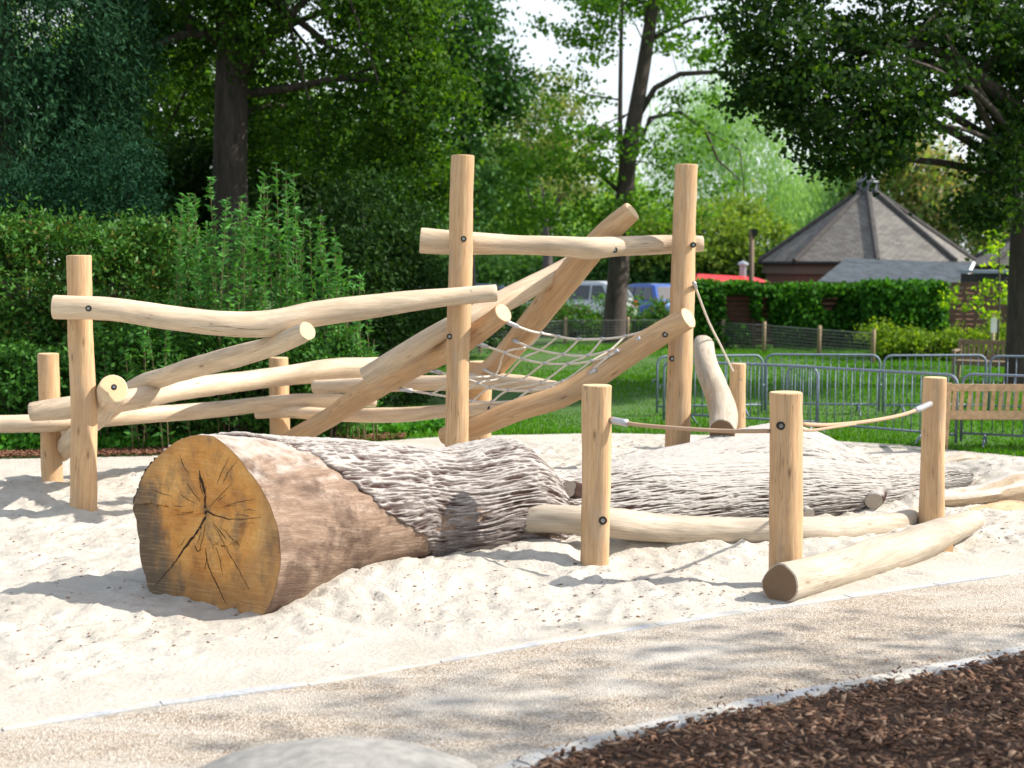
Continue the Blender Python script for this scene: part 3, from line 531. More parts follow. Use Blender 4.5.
# ================================================================== FALLEN TRUNK
def sanded(nt, base, thr=(.45, .75), nscale=9):
    g = nt.nodes.new('ShaderNodeNewGeometry'); sx = nt.nodes.new('ShaderNodeSeparateXYZ'); nt.links.new(g.outputs['Normal'], sx.inputs[0])
    n = noise(nt, coords(nt), nscale, 6, .7); v = math_(nt, 'ADD', math_(nt, 'MULTIPLY', sx.outputs[2], .85), math_(nt, 'MULTIPLY', math_(nt, 'SUBTRACT', n, .5), 1.1))
    f = ramp(nt, v, [(thr[0], (0, 0, 0)), (thr[1], (1, 1, 1))]); return mixc(nt, f, base, (.52, .47, .41)), f
def trunkmats():
    m, nt, p = mat('exposed_trunk_wood'); v = coords(nt, 'UV', (1.6, 9, 1)); n = noise(nt, v, 1.4, 6, .72, .15); n2 = noise(nt, coords(nt, 'UV', (7, 60, 1)), 1, 4, .7)
    v3 = coords(nt, 'UV', (1.2, 1.6, 1)); n3 = noise(nt, v3, 1.7, 6, .7, .2)
    c = ramp(nt, n, [(.3, (.13, .08, .052)), (.5, (.26, .175, .12)), (.7, (.42, .325, .25))]); c = mixc(nt, ramp(nt, n2, [(.5, (0, 0, 0)), (.75, (.7, .7, .7))]), c, (.13, .065, .035))
    c = mixc(nt, ramp(nt, n3, [(.46, (0, 0, 0)), (.60, (.9, .9, .9))]), c, (.095, .055, .036))
    c, f = sanded(nt, c, (.55, .98), 7); nt.links.new(c, p.inputs['Base Color']); p.inputs['Roughness'].default_value = .85; bump(nt, p, math_(nt, 'ADD', n, n2), .5, .02); M['twood'] = m
    m, nt, p = mat('oak_bark'); v = coords(nt, 'UV', (3.0, 14, 1)); n = noise(nt, v, 1.2, 7, .72, 1.2); n2 = noise(nt, coords(nt), 60, 4, .7)
    at_ = nt.nodes.new('ShaderNodeAttribute'); at_.attribute_name = 'ridge'
    c = ramp(nt, n, [(.3, (.12, .095, .085)), (.5, (.20, .168, .155)), (.72, (.31, .28, .262))]); c = mixc(nt, ramp(nt, at_.outputs['Fac'], [(.36, (1, 1, 1)), (.60, (0, 0, 0))]), c, (.055, .032, .027))
    g = nt.nodes.new('ShaderNodeNewGeometry'); sx = nt.nodes.new('ShaderNodeSeparateXYZ'); nt.links.new(g.outputs['Normal'], sx.inputs[0]); nn = noise(nt, coords(nt), 16, 8, .75)
    v_ = math_(nt, 'ADD', math_(nt, 'MULTIPLY', sx.outputs[2], .8), math_(nt, 'MULTIPLY', math_(nt, 'SUBTRACT', nn, .5), 1.3))
    tcx = nt.nodes.new('ShaderNodeTexCoord'); sx2 = nt.nodes.new('ShaderNodeSeparateXYZ'); nt.links.new(tcx.outputs['Object'], sx2.inputs[0])
    more = math_(nt, 'MULTIPLY', math_(nt, 'SUBTRACT', sx2.outputs[0], .9, False), .35, True)      # more sand lies on the far, low end
    v_ = math_(nt, 'ADD', v_, math_(nt, 'MINIMUM', more, .62)); v_ = math_(nt, 'ADD', v_, math_(nt, 'MULTIPLY', math_(nt, 'SUBTRACT', at_.outputs['Fac'], .62), .9)); v_ = math_(nt, 'ADD', v_, math_(nt, 'MULTIPLY', math_(nt, 'MINIMUM', more, .62), .12))
    f = ramp(nt, v_, [(.38, (0, 0, 0)), (.90, (.94, .94, .94))]); c = mixc(nt, f, c, (.46, .435, .40))
    nt.links.new(c, p.inputs['Base Color']); p.inputs['Roughness'].default_value = .95; p.inputs['Specular IOR Level'].default_value = .1; bump(nt, p, math_(nt, 'ADD', n, math_(nt, 'MULTIPLY', n2, .5)), .7, .02); M['bark'] = m
    m, nt, p = mat('trunk_cut_face'); v = coords(nt, 'UV'); ln = nt.nodes.new('ShaderNodeVectorMath'); ln.operation = 'LENGTH'; nt.links.new(v, ln.inputs[0])
    sx = nt.nodes.new('ShaderNodeSeparateXYZ'); nt.links.new(v, sx.inputs[0]); at2 = math_(nt, 'ARCTAN2', sx.outputs[1], sx.outputs[0]); cb = nt.nodes.new('ShaderNodeCombineXYZ'); nt.links.new(at2, cb.inputs[0]); nt.links.new(ln.outputs['Value'], cb.inputs[1])
    mp = nt.nodes.new('ShaderNodeMapping'); mp.inputs['Scale'].default_value = (16, 1.2, 1); nt.links.new(cb.outputs[0], mp.inputs[0]); ray_ = noise(nt, mp.outputs[0], 1.6, 5, .7)
    rr = math_(nt, 'ADD', ln.outputs['Value'], math_(nt, 'MULTIPLY', noise(nt, v, 3.5, 4), .16)); rg = math_(nt, 'SINE', math_(nt, 'MULTIPLY', rr, 190)); big = noise(nt, v, 2.6, 5, .6); fine = noise(nt, coords(nt, 'UV', (1, 1, 1)), 70, 3, .7)
    c = ramp(nt, big, [(.34, (.38, .14, .02)), (.48, (.60, .265, .05)), (.6, (.68, .35, .09)), (.74, (.72, .44, .17))]); c = mixc(nt, ramp(nt, rg, [(.2, (0, 0, 0)), (1, (.13, .13, .13))]), c, (.27, .13, .04))
    c = mixc(nt, ramp(nt, ray_, [(.55, (0, 0, 0)), (.7, (.55, .55, .55))]), c, (.24, .12, .045)); c = mixc(nt, ramp(nt, ln.outputs['Value'], [(.47, (0, 0, 0)), (.58, (.6, .6, .6))]), c, (.30, .16, .06))
    st = noise(nt, coords(nt, 'UV', (2.2, 1.3, 1)), 2.1, 5, .65); c = mixc(nt, ramp(nt, st, [(.5, (0, 0, 0)), (.66, (.72, .72, .72))]), c, (.17, .10, .05))
    edge = math_(nt, 'ADD', math_(nt, 'MULTIPLY', sx.outputs[0], -1.5), math_(nt, 'ADD', math_(nt, 'MULTIPLY', sx.outputs[1], -.55), math_(nt, 'MULTIPLY', math_(nt, 'SUBTRACT', st, .5), 1.1)))
    c = mixc(nt, ramp(nt, edge, [(.66, (0, 0, 0)), (.98, (.85, .85, .85))]), c, (.085, .065, .045)); c = mixc(nt, ramp(nt, ln.outputs['Value'], [(.0, (.85, .85, .85)), (.07, (0, 0, 0))]), c, (.10, .055, .025))
    saw = noise(nt, coords(nt, 'UV', (2.5, 60, 1)), 1.2, 4, .7, .3); c = mixc(nt, ramp(nt, saw, [(.5, (0, 0, 0)), (.75, (.35, .35, .35))]), c, (.80, .55, .28))
    nt.links.new(c, p.inputs['Base Color']); p.inputs['Roughness'].default_value = .7; bump(nt, p, math_(nt, 'ADD', ray_, math_(nt, 'MULTIPLY', fine, .4)), .5, .012); M['cut'] = m
trunkmats()
def sandwood():
    m, nt, p = mat('sand_dusted_wood'); n = noise(nt, coords(nt, 'UV', (2, 18, 1)), 1.4, 6, .7); c = ramp(nt, n, [(.3, (.30, .20, .12)), (.5, (.48, .37, .25)), (.7, (.60, .51, .39))])
    c, f = sanded(nt, c, (.25, .7), 6); nt.links.new(c, p.inputs['Base Color']); p.inputs['Roughness'].default_value = .9; bump(nt, p, n, .7, .03); M['sandwood'] = m
sandwood()
M['crack'] = simple('dark_crack', (.035, .018, .01), .95)
tl = wempty('fallen_trunk', G(400, 575), 'huge fallen oak trunk with an orange sawn face and ridged grey bark dusted with sand', 'fallen trunk')
OUT = [(197, 435), (213, 436), (229, 448), (247, 470), (264, 494), (274, 517), (280, 547), (277, 582), (264, 615), (232, 612), (197, 612), (160, 611), (146, 576), (140, 541), (137, 520), (133, 509), (138, 491), (147, 470), (162, 453), (179, 440)]
fc = (208, 525); NT = 96
def outline_r(phi):                                  # phi 0 = picture right, 90deg = up
    pts = [((x - fc[0]), (fc[1] - y)) for x, y in OUT]; a = np.array([math.atan2(y, x) for x, y in pts]); r = np.array([math.hypot(x, y) for x, y in pts])
    o = np.argsort(a); a, r = a[o], r[o]; a = np.concatenate([a - 2 * math.pi, a, a + 2 * math.pi]); r = np.concatenate([r, r, r]); return np.interp(phi, a, r)
FC = W(fc[0], fc[1], 9.45 * K); fn = Vector((-math.sin(R(31)), -math.cos(R(31)), .02)).normalized()
def face_pt(phi, k=1.0):
    r = float(outline_r(phi)) * k; d = ray(fc[0] + r * math.cos(phi), fc[1] - r * math.sin(phi)); o_ = Vector((0, 0, H)); t = (FC - o_).dot(fn) / d.dot(fn); return o_ + d * t
SP = [(208, 525, 9.45, 88), (300, 519, 10.1, 81), (355, 514, 10.45, 72), (400, 512, 10.75, 66), (450, 509, 11.0, 60), (485, 503, 11.22, 62), (508, 503, 11.38, 65), (526, 508, 11.50, 58), (542, 514, 11.62, 46), (570, 511, 11.8, 40), (650, 502, 12.2, 40), (740, 494, 12.7, 38), (820, 491, 13.1, 31), (880, 490, 13.5, 22), (940, 479, 14.0, 12), (966, 476, 14.2, 8)]
def sweep(SP, NS, shape0=None):
    q = crom([(W(a, b, c * K).x, c * K, W(a, b, c * K).z, r * c * K / F) for a, b, c, r in SP], 12); P = np.array(q); S = np.concatenate([[0], np.cumsum(np.linalg.norm(np.diff(P[:, :3], axis=0), axis=1))])
    s = np.linspace(0, S[-1], NS); C = np.stack([np.interp(s, S, P[:, i]) for i in range(4)], 1); T = unit(np.gradient(C[:, :3], axis=0)); return s, C, T
def trunk_pos(s, C, T, i, phi, extra=0.0):
    c = Vector(C[i, :3]); t = Vector(T[i]); u = Vector((t.y, -t.x, 0)).normalized(); v = Vector((0, 0, 1)); r = C[i, 3]
    return c, u, v, r
def facedep(x, y):
    dep = 0.0; j_ = .012 * float(vnoise(x * 40, y * 12))
    if x < 0 and y < -.02 + .02 * math.sin(x * 9) + j_: dep -= .024
    if x > 0 and y < -.20 - .05 * math.sin(x * 11) + (.10 if x > .33 else 0) + j_: dep -= .02
    return dep + .008 * float(vnoise(x * 3, y * 3)) + .004 * float(vnoise(x * 34, y * 5)) + .002 * float(vnoise(x * 90, y * 60))
def build_trunk():
    NS = 90; s, C, T = sweep(SP, NS); ph = np.linspace(0, 2 * math.pi, NT, endpoint=False); face = np.array([face_pt(a) for a in ph])
    def base(sv, phv):                              # smooth body position + outward dir for arrays
        c = np.stack([np.interp(sv, s, C[:, i]) for i in range(3)], -1); r = np.interp(sv, s, C[:, 3]); t = np.stack([np.interp(sv, s, T[:, i]) for i in range(3)], -1)
        u = np.stack([t[..., 1], -t[..., 0], 0 * t[..., 0]], -1); u /= np.linalg.norm(u, axis=-1, keepdims=True); d = u * np.cos(phv)[..., None]; d[..., 2] += np.sin(phv)
        sh = 1 + .05 * vnoise(sv * 1.3, np.cos(phv) * 1.2, np.sin(phv) * 1.2 + 5)
        P = c + d * (r * sh)[..., None]
        k = np.clip(1 - sv / 1.1, 0, 1); k = k * k * (3 - 2 * k); fp = np.stack([np.interp(phv, np.append(ph, 2 * math.pi), np.append(face[:, i], face[0, i])) for i in range(3)], -1)
        tt = np.array(T[0]); fp2 = fp + tt * sv[..., None]; P = P * (1 - k)[..., None] + fp2 * k[..., None]; return P, d
    # wood body
    sg = np.linspace(0, s[-1], 160); A, B = np.meshgrid(sg, ph, indexing='ij'); P, d = base(A, B); P = P + d * (vnoise(A * 2, np.cos(B) * 9, np.sin(B) * 9) * .012 + vnoise(A * 9, np.cos(B) * 14, np.sin(B) * 14) * .005)[..., None]
    P[0] = face
    mb = MB(); vs = P.reshape(-1, 3).tolist(); fs = []; uvs = []
    for i in range(159):
        for k in range(NT):
            k2 = (k + 1) % NT; fs.append((i * NT + k, (i + 1) * NT + k, (i + 1) * NT + k2, i * NT + k2)); a0, a1 = k / NT * 3.3, (k + 1) / NT * 3.3; uvs.append([(sg[i], a0), (sg[i + 1], a0), (sg[i + 1], a1), (sg[i], a1)])
    mb.add(vs, fs, uvs, 0); last = [vs[159 * NT + k] for k in range(NT)]; mb.add(last, [tuple(range(NT))], [[(0, 0)] * NT], 1)
    body = mb.build('debarked_log', [M['twood'], M['end']], tl, smooth=True); body.modifiers.new('e', 'EDGE_SPLIT').split_angle = R(45)
    # cut face: concentric grid with saw steps and cracks
    NR = 60; vs = []; fs = []; uvs = []; cx = Vector((fn.y, -fn.x, 0)) * -1
    cx = Vector((-fn.y, fn.x, 0)); pith = face_pt(R(90), .0)
    pc = W(206, 510, 9.45 * K); d_ = ray(206, 510); pc = Vector((0, 0, H)) + d_ * ((FC - Vector((0, 0, H))).dot(fn) / d_.dot(fn))
    ph2 = np.linspace(0, 2 * math.pi, 240, endpoint=False)
    uvp = []
    for j in range(NR + 1):
        for a in ph2:
            e = face_pt(a); p = pc.lerp(e, j / NR) + fn * .004; x = (p - pc).dot(cx); y = (p - pc).z
            # saw steps: one ledge from the left, one arcing to the right
            dep = facedep(x, y)
            k = min(1, (1 - j / NR) * 12); p = p + fn * dep * k
            vs.append(p); uvp.append((x, y))
    n2 = 240
    for j in range(NR):
        for k in range(n2):
            k2 = (k + 1) % n2; f = (j * n2 + k, (j + 1) * n2 + k, (j + 1) * n2 + k2, j * n2 + k2); fs.append(f); uvs.append([uvp[i] for i in f])
    mb = MB(); mb.add(vs, fs, uvs, 0); mb.build('sawn_face', [M['cut']], tl, smooth=False)
    # radial cracks: tapering wedges
    def fpx(x, y, o=.012):
        d = ray(x, y); p = Vector((0, 0, H)) + d * ((FC - Vector((0, 0, H))).dot(fn) / d.dot(fn)); q = p - pc
        return p + fn * (o + facedep(q.dot(cx), q.z))
    def crack(pts):
        mb = MB()
        q = [pts[0]]
        for a, b in zip(pts[:-1], pts[1:]):
            n_ = max(2, int(math.hypot(b[0] - a[0], b[1] - a[1]) / 2.2))
            for k in range(1, n_ + 1):
                t_ = k / n_; q.append((a[0] + (b[0] - a[0]) * t_ + random.uniform(-.45, .45), a[1] + (b[1] - a[1]) * t_ + random.uniform(-.3, .3), max(.12, (a[2] + (b[2] - a[2]) * t_) * random.uniform(.55, 1.15))))
        L_, R_ = [], []
        for k, (x, y, w_) in enumerate(q):
            x0, y0, _ = q[max(k - 1, 0)]; x1, y1, _ = q[min(k + 1, len(q) - 1)]; l = math.hypot(x1 - x0, y1 - y0) or 1; nx, ny = -(y1 - y0) / l * w_ * .5, (x1 - x0) / l * w_ * .5; L_.append((x - nx, y - ny)); R_.append((x + nx, y + ny))
        for k in range(len(q) - 1): P_ = [L_[k], L_[k + 1], R_[k + 1], R_[k]]; mb.hexa([fpx(x, y, -.03) for x, y in P_], [fpx(x, y, .0065) for x, y in P_])
        mb.build('crack', M['crack'], tl)
    for _ in range(26):
        a_ = random.uniform(0, 2 * math.pi); r0 = random.uniform(8, 40); r1 = r0 + random.uniform(10, 34); k_ = min(1, float(outline_r(a_)) / (r1 + 12)); crack([(206 + math.cos(a_) * r0 * k_, 510 - math.sin(a_) * r0 * k_, .15), (206 + math.cos(a_ + .03) * (r0 + r1) / 2 * k_, 510 - math.sin(a_ + .03) * (r0 + r1) / 2 * k_, .55), (206 + math.cos(a_) * r1 * k_, 510 - math.sin(a_) * r1 * k_, .12)])
    crack([(206, 511, 2.6), (203, 518, 2.2), (198, 528, 2.2), (190, 539, 2.6), (182, 549, 2), (174, 560, 1.3), (165, 572, .6)]); crack([(205, 508, 2.5), (205, 495, 1.6), (203, 484, 3.4), (201, 478, 2.4), (200, 470, .4)]); crack([(207, 511, 2), (214, 515, 1.5), (228, 519, 1), (246, 519, .6), (262, 517, .3)])
    crack([(213, 523, .3), (222, 533, .9), (227, 539, .4)]); crack([(203, 552, .3), (208, 570, .9), (218, 590, .9), (225, 606, .4)]); crack([(222, 545, .3), (236, 567, .7), (248, 590, .3)]); crack([(165, 572, .6), (152, 588, .5)])
    crack([(193, 546, .3), (196, 552, 1.4), (199, 550, .4)]); crack([(210, 507, .4), (218, 498, .5), (232, 484, .2)])
    # bark shell
    def bark(name, SPs, s_of_phi, basef, smax, ns, nph, thick, parent):
        phb = np.linspace(0, 2 * math.pi, nph, endpoint=False); sgb = np.linspace(0, smax, ns); A, B = np.meshgrid(sgb, phb, indexing='ij'); P, d = basef(A, B)
        wx = A + .05 * vnoise(A * 3, np.cos(B) * 4, np.sin(B) * 4); cx_, sy_ = np.cos(B), np.sin(B); w1 = .22 * vnoise(A * 2.2, cx_ * 3, sy_ * 3) + .05 * vnoise(A * 7, cx_ * 6, sy_ * 6)
        def rid(f, k, sh): return 1 - np.abs(vnoise(wx * f, (cx_ + w1 * .25) * k + sh, (sy_ + w1 * .25) * k))
        r1 = rid(2.9, 18, 0) ** 1.3; r2 = rid(8.5, 31, 4); r3 = vnoise(A * 26, cx_ * 30, sy_ * 30); h = np.clip(r1 * .55 + r2 * .45, 0, 1); lo_ = 1 - np.clip((h - .45) / .35, 0, 1)
        crossf = np.clip((np.abs(vnoise(wx * 11, cx_ * 5, sy_ * 5)) - .03) * 14, .35, 1)
        disp = thick * .35 + thick * (1.3 * (1 - lo_) * (crossf * .4 + .6)) + .004 * r3 + .012 * vnoise(A * 3, cx_ * 3, sy_ * 3)
        sb = s_of_phi(B) + .07 * vnoise(cx_ * 6, sy_ * 6, 2.0) + .04 * vnoise(cx_ * 16, sy_ * 16, 8.0); e = np.clip((A - sb) / .03, 0, 1); disp = disp * (1 - .45 * np.clip((P[..., 0] - .9) / .8, 0, 1)) * e + .012 * e * np.clip((P[..., 0] - .5), 0, 1) - .012 * (1 - e)
        P = P + d * disp[..., None]; keep = A >= sb - .03
        V = P.reshape(-1, 3); i, j = np.meshgrid(np.arange(ns - 1), np.arange(nph), indexing='ij'); j2 = (j + 1) % nph; Fq = np.stack([i * nph + j, (i + 1) * nph + j, (i + 1) * nph + j2, i * nph + j2], -1).reshape(-1, 4); kp = keep[:-1, :].reshape(-1); Fq = Fq[kp]
        o = npmesh(name, V, Fq, M['bark'], parent, smooth=True, off=tuple(tl.location)); a_ = o.data.attributes.new('ridge', 'FLOAT', 'POINT')
        if len(o.data.vertices) == h.size: a_.data.foreach_set('value', (h * e + (1 - e) * .2).ravel().astype(np.float32))
        uvl = o.data.uv_layers.new(name='UVMap'); li = np.zeros(len(o.data.loops), dtype=np.int32); o.data.loops.foreach_get('vertex_index', li); uu = np.stack([A.ravel()[li], B.ravel()[li] * .5], 1); uvl.data.foreach_set('uv', uu.astype(np.float32).ravel()); return o
    kp = np.array([-180, -120, -75, -45, -20, 5, 30, 50, 70, 90, 110, 135, 180]); kv = np.array([0, .3, 2.0, 1.95, 1.75, 1.35, .98, .8, .62, .42, .0, -.1, 0.])
    sof = lambda B: np.interp((np.degrees(B) + 180) % 360 - 180, kp, kv)
    bark('bark', SP, sof, base, s[-1], 640, 760, .015, tl)
    # forked limb
    SP2 = [(600, 500, 12.4, 34), (660, 484, 12.75, 32), (705, 474, 13.1, 32), (752, 467, 13.5, 38), (790, 466, 13.75, 38), (825, 470, 13.95, 30), (855, 474, 14.1, 20), (885, 480, 14.2, 6)]
    s2, C2, T2_ = sweep(SP2, 60)
    def base2(sv, phv):
        c = np.stack([np.interp(sv, s2, C2[:, i]) for i in range(3)], -1); r = np.interp(sv, s2, C2[:, 3]); t = np.stack([np.interp(sv, s2, T2_[:, i]) for i in range(3)], -1); u = np.stack([t[..., 1], -t[..., 0], 0 * t[..., 0]], -1); u /= np.linalg.norm(u, axis=-1, keepdims=True)
        d = u * np.cos(phv)[..., None]; d[..., 2] += np.sin(phv); return c + d * (r * (1 + .08 * vnoise(sv * 2, np.cos(phv) * 1.5 + 3, np.sin(phv) * 1.5)))[..., None], d
    o = bark('forked_limb', SP2, lambda B: 0 * B - 1, base2, s2[-1], 220, 420, .02, tl)
    # sawn branch stubs
    for (a, b, c, th), (e, f, g, th2) in (((590, 500, 11.9, 22), (568, 489, 11.35, 19)), ((792, 505, 12.95, 16), (808, 514, 12.5, 12)), ((876, 490, 13.35, 22), (874, 501, 13.0, 19))):
        log('branch_stub', [pxr(a, b, c, th), pxr((a + e) / 2, (b + f) / 2, (c + g) / 2, th), pxr(e, f, g, th2)], M['bark'], tl, lump=.14, end=M['stubend'])
build_trunk()
# broken bark and wood pieces on the sand heap at the right
for i, (p, ln, rz, rx) in enumerate(((G(1000, 470, .25), 1.5, .55, .12), (G(1010, 498, .1), 1.1, .35, .05), (G(960, 458, .05), 1.2, .5, .0))):
    p.z = float(_sz(p.x, p.y)) - .02; t = log('driftwood', [(p - Vector((math.cos(rz), math.sin(rz), 0)) * ln / 2, .03), (p, .075), (p + Vector((math.cos(rz), math.sin(rz), -.02)) * ln / 2, .03)], M['grey'] if i != 1 else M['post'], None, lump=.4)
    tag(t, ['pale split branch half buried in the sand heap at the right edge', 'orange splintered wood piece lying in sand below the pale branch at the right edge', 'thin branch lying on sand behind the tip of the fallen trunk'][i], 'branch')
t = log('driftwood', [pxr(925, 500, 12.95, 8), pxr(950, 498, 13.1, 17), pxr(985, 493, 13.25, 20), (W(1030, 485, 13.5 * K), .12), (W(1080, 479, 13.8 * K), .11)], M['sandwood'], None, lump=.3)
tag(t, 'broad pale debarked limb half sunk in sand beyond the rope trail end post', 'branch')
# ================================================================== BENCHES
def bench(name, label, loc, rz, m, Wd=1.6, Hh=.9):
    t = empty(name, loc, rz, label, 'bench', 'wooden park benches')     # sitter looks along +y
    h = Wd / 2
    for s in (-1, 1):
        mb = MB(); x = s * (h - .035); mb.hexa([(x - .035, -.02, 0), (x + .035, -.02, 0), (x + .035, .05, 0), (x - .035, .05, 0)], [(x - .035, -.14, Hh), (x + .035, -.14, Hh), (x + .035, -.08, Hh), (x - .035, -.08, Hh)]); mb.build('leg', m, t)
        mb = MB(); mb.box((x, .47, .31), (.065, .065, .62)); mb.build('leg', m, t)
        mb = MB(); mb.box((x, .22, .64), (.075, .6, .035)); mb.build('armrest', m, t)
    mb = MB(); mb.box((0, -.105, Hh - .06), (Wd - .144, .035, .09)); mb.box((0, -.04, .47), (Wd - .144, .035, .11))
    ns = int((Wd - .16) / .095)
    for i in range(ns):
        x = -h + .12 + i * (Wd - .24) / (ns - 1); mb.hexa([(x - .025, -.05, .52), (x + .025, -.05, .52), (x + .025, -.035, .52), (x - .025, -.035, .52)], [(x - .025, -.113, Hh - .10), (x + .025, -.113, Hh - .10), (x + .025, -.098, Hh - .10), (x - .025, -.098, Hh - .10)])
    mb.build('backrest', m, t); mb = MB()
    for i in range(6): mb.box((0, .02 + i * .09, .435), (Wd - .144, .07, .022))
    mb.box((0, .47, .385), (Wd - .136, .03, .07)); mb.build('seat', m, t); return t
p = G(945, 451); bench('park_bench', 'light brown slatted bench seen from behind at the right edge beside the metal barriers', (p.x + .86, p.y + .06, 0), R(-1.5), M['teak'], 1.75, .90)
p = W(985, 375, 29); bench('park_bench', 'older grey brown bench beside the dark tree trunk beyond the barriers', (p.x + .35, 29.2, 0), R(150), M['teak_old'], 1.7, .86)
# ================================================================== BARRIERS
def barrier(A, B, label, Hh=.97, fc_=.55, lean=0):
    A = Vector((A[0], A[1], 0)); B = Vector((B[0], B[1], 0)); L_ = (B - A).length; rz = math.atan2(B.y - A.y, B.x - A.x)
    t = empty('crowd_barrier', A, rz, label, 'crowd barrier', 'interlocking crowd control barriers'); t.rotation_euler = (lean, 0, rz)
    mb = MB(); r = .019; c = .13; z0 = .17; pts = [(0, 0, .06), (0, 0, Hh - c)] + [(c - c * math.cos(a), 0, Hh - c + c * math.sin(a)) for a in (R(22), R(45), R(68), R(90))] + [(L_ - c + c * math.sin(a), 0, Hh - c + c * math.cos(a)) for a in (0, R(22), R(45), R(68), R(90))] + [(L_, 0, .06)]
    mb.tube(pts, r, 9); mb.tube([(0, 0, z0), (L_, 0, z0)], r * .85, 8); mb.tube([(-.07, 0, Hh * .62), (0, 0, Hh * .62)], .008, 6); mb.tube([(-.07, 0, Hh * .62), (-.07, 0, Hh * .54)], .008, 6); mb.tube([(L_, 0, Hh * .5), (L_ + .03, 0, Hh * .5)], .02, 6); mb.build('frame', M['steel'], t, smooth=True)
    mb = MB(); nb = int(L_ / .125)
    for i in range(1, nb): x = L_ * i / nb; mb.tube([(x, 0, z0), (x, 0, Hh - (.0 if .12 < x < L_ - .12 else .02))], .0075, 6)
    mb.build('bars', M['steel'], t, smooth=True)
    for x in (L_ * .18, L_ * .82):
        mb = MB(); mb.tube([(x, -.27, .015), (x, -.2, .05), (x, -.02, z0 + .0), (x, .02, z0), (x, .2, .05), (x, .27, .015)], .016, 8); mb.build('foot', M['steel'], t, smooth=True)
    return t
def gx(px, Y): return (W(px, 400, Y).x, Y)
barrier(gx(657, 22.6), gx(762, 22.9), 'back row barrier behind the small post, partly hidden by the tall right post')
barrier(gx(765, 23.1), gx(879, 22.9), 'back row barrier behind the second front post, middle one of the far row'); barrier(gx(883, 22.8), gx(985, 22.9), 'back row barrier directly in front of the older bench'); barrier(gx(989, 22.7), gx(1095, 22.4), 'back row barrier at the right edge below the dark tree trunk')
barrier(gx(664, 21.6), gx(817, 20.4), 'front row barrier at the left end of the near row, crossing behind the leaning log'); barrier(gx(787, 20.6), gx(957, 18.9), 'front row barrier whose right end stands behind the rope trail end post'); barrier(gx(962, 19.1), gx(1100, 18.4), 'front row barrier standing behind the light brown bench')
# ================================================================== LOW WIRE FENCE
FPX = [(340, 26), (366, 28), (415, 33), (480, 38), (565, 42), (627, 42.2), (668, 42.2), (722, 40.5), (763, 39), (818, 36.5), (872, 34.6)]
fpts = [Vector(gx(a, b)).to_3d() for a, b in FPX]
lf = wempty('wire_fence', fpts[4], 'low wire mesh fence on slim wooden stakes along the far edge of the lawn', 'fence')
M['stakew'] = simple('stake_wood', (.30, .22, .13), .8); M['wire'] = simple('fence_wire', (.22, .22, .22), .5, .5)
for p in fpts:
    mb = MB(); mb.tube([p + Vector((0, 0, -.2)), p + Vector((0, 0, .45)), p + Vector((.01, 0, .82))], [.055, .052, .05], 9); mb.build('stake', M['stakew'], lf, smooth=True)
mb = MB()
for a, b in zip(fpts[:-1], fpts[1:]):
    for k in range(9): z = .04 + k * .085; mb.tube([a + Vector((0, -.05, z)), b + Vector((0, -.05, z))], .006 if k < 8 else .012, 3)
    nn = int((b - a).length / .11)
    for i in range(nn): q = a.lerp(b, i / nn); mb.tube([q + Vector((0, -.05, .03)), q + Vector((0, -.05, .73))], .005, 3, caps=False)
mb.build('wire_mesh', M['wire'], lf)
# ================================================================== SHRUBS AND TREES
def shrub(name, label, blobs, nc, cr, n, leaf, lm, group=None, cat='shrub', base=None, shell=.55, stems=10, axis=None, jit=1, asp=.55, flat=.8):
    c = Vector(base) if base is not None else Vector((blobs[0][0][0], blobs[0][0][1], 0)); t = wempty(name, c, label, cat, group); P, tips = clumps(blobs, nc=nc, cr=cr, n=n, shell=shell, flat=flat)
    P = P[P[:, 2] > .02]; quadsobj('foliage', leafquads(P, leaf, axis, jit, asp), lm, t, off=tuple(c)); mb = MB()
    for i in range(stems): q = Vector(tips[random.randrange(len(tips))]); q.z = max(q.z, .3); limbtube(mb, c + Vector((random.uniform(-.2, .2), random.uniform(-.2, .2), -.05)), q, .025, .008, .05, 6)
    mb.build('stem', M['trunk'], t, smooth=True); return t
tree('cypress_tree', 'dark blue green cypress with drooping sprays at the top left', None, [Vector((W(10, 400, 25.5).x, 25.5, 0)), Vector((W(12, 300, 25.5).x, 25.5, 3)), Vector((W(12, 300, 25.5).x, 25.5, 8))], [.3, .25, .12],
     [PB(-10, 150, 25.5, 150, 110), PB(20, 30, 25.5, 128, 110), PB(10, -90, 25.5, 112, 90), PB(0, -190, 25.5, 90, 80), PB(95, 60, 25.2, 48, 90), PB(90, 160, 25.3, 50, 60)], 1150, .38, 88, .125, M['l_cyp'], M['trunk'], nl=6, shell=.6, flat=1.25, axis=np.array([.4, 0, -.8]), jit=.75, asp=.3)
shrub('blue_shrub', 'low blue green bushy shrub below the cypress', [PB(20, 205, 22.6, 75, 50), PB(105, 190, 22.4, 52, 58), PB(140, 200, 22.6, 22, 65), PB(-40, 200, 22.5, 40, 50)], 260, .3, 60, .10, M['l_blue'], jit=.8, axis=np.array([0, 0, .4]), asp=.3)
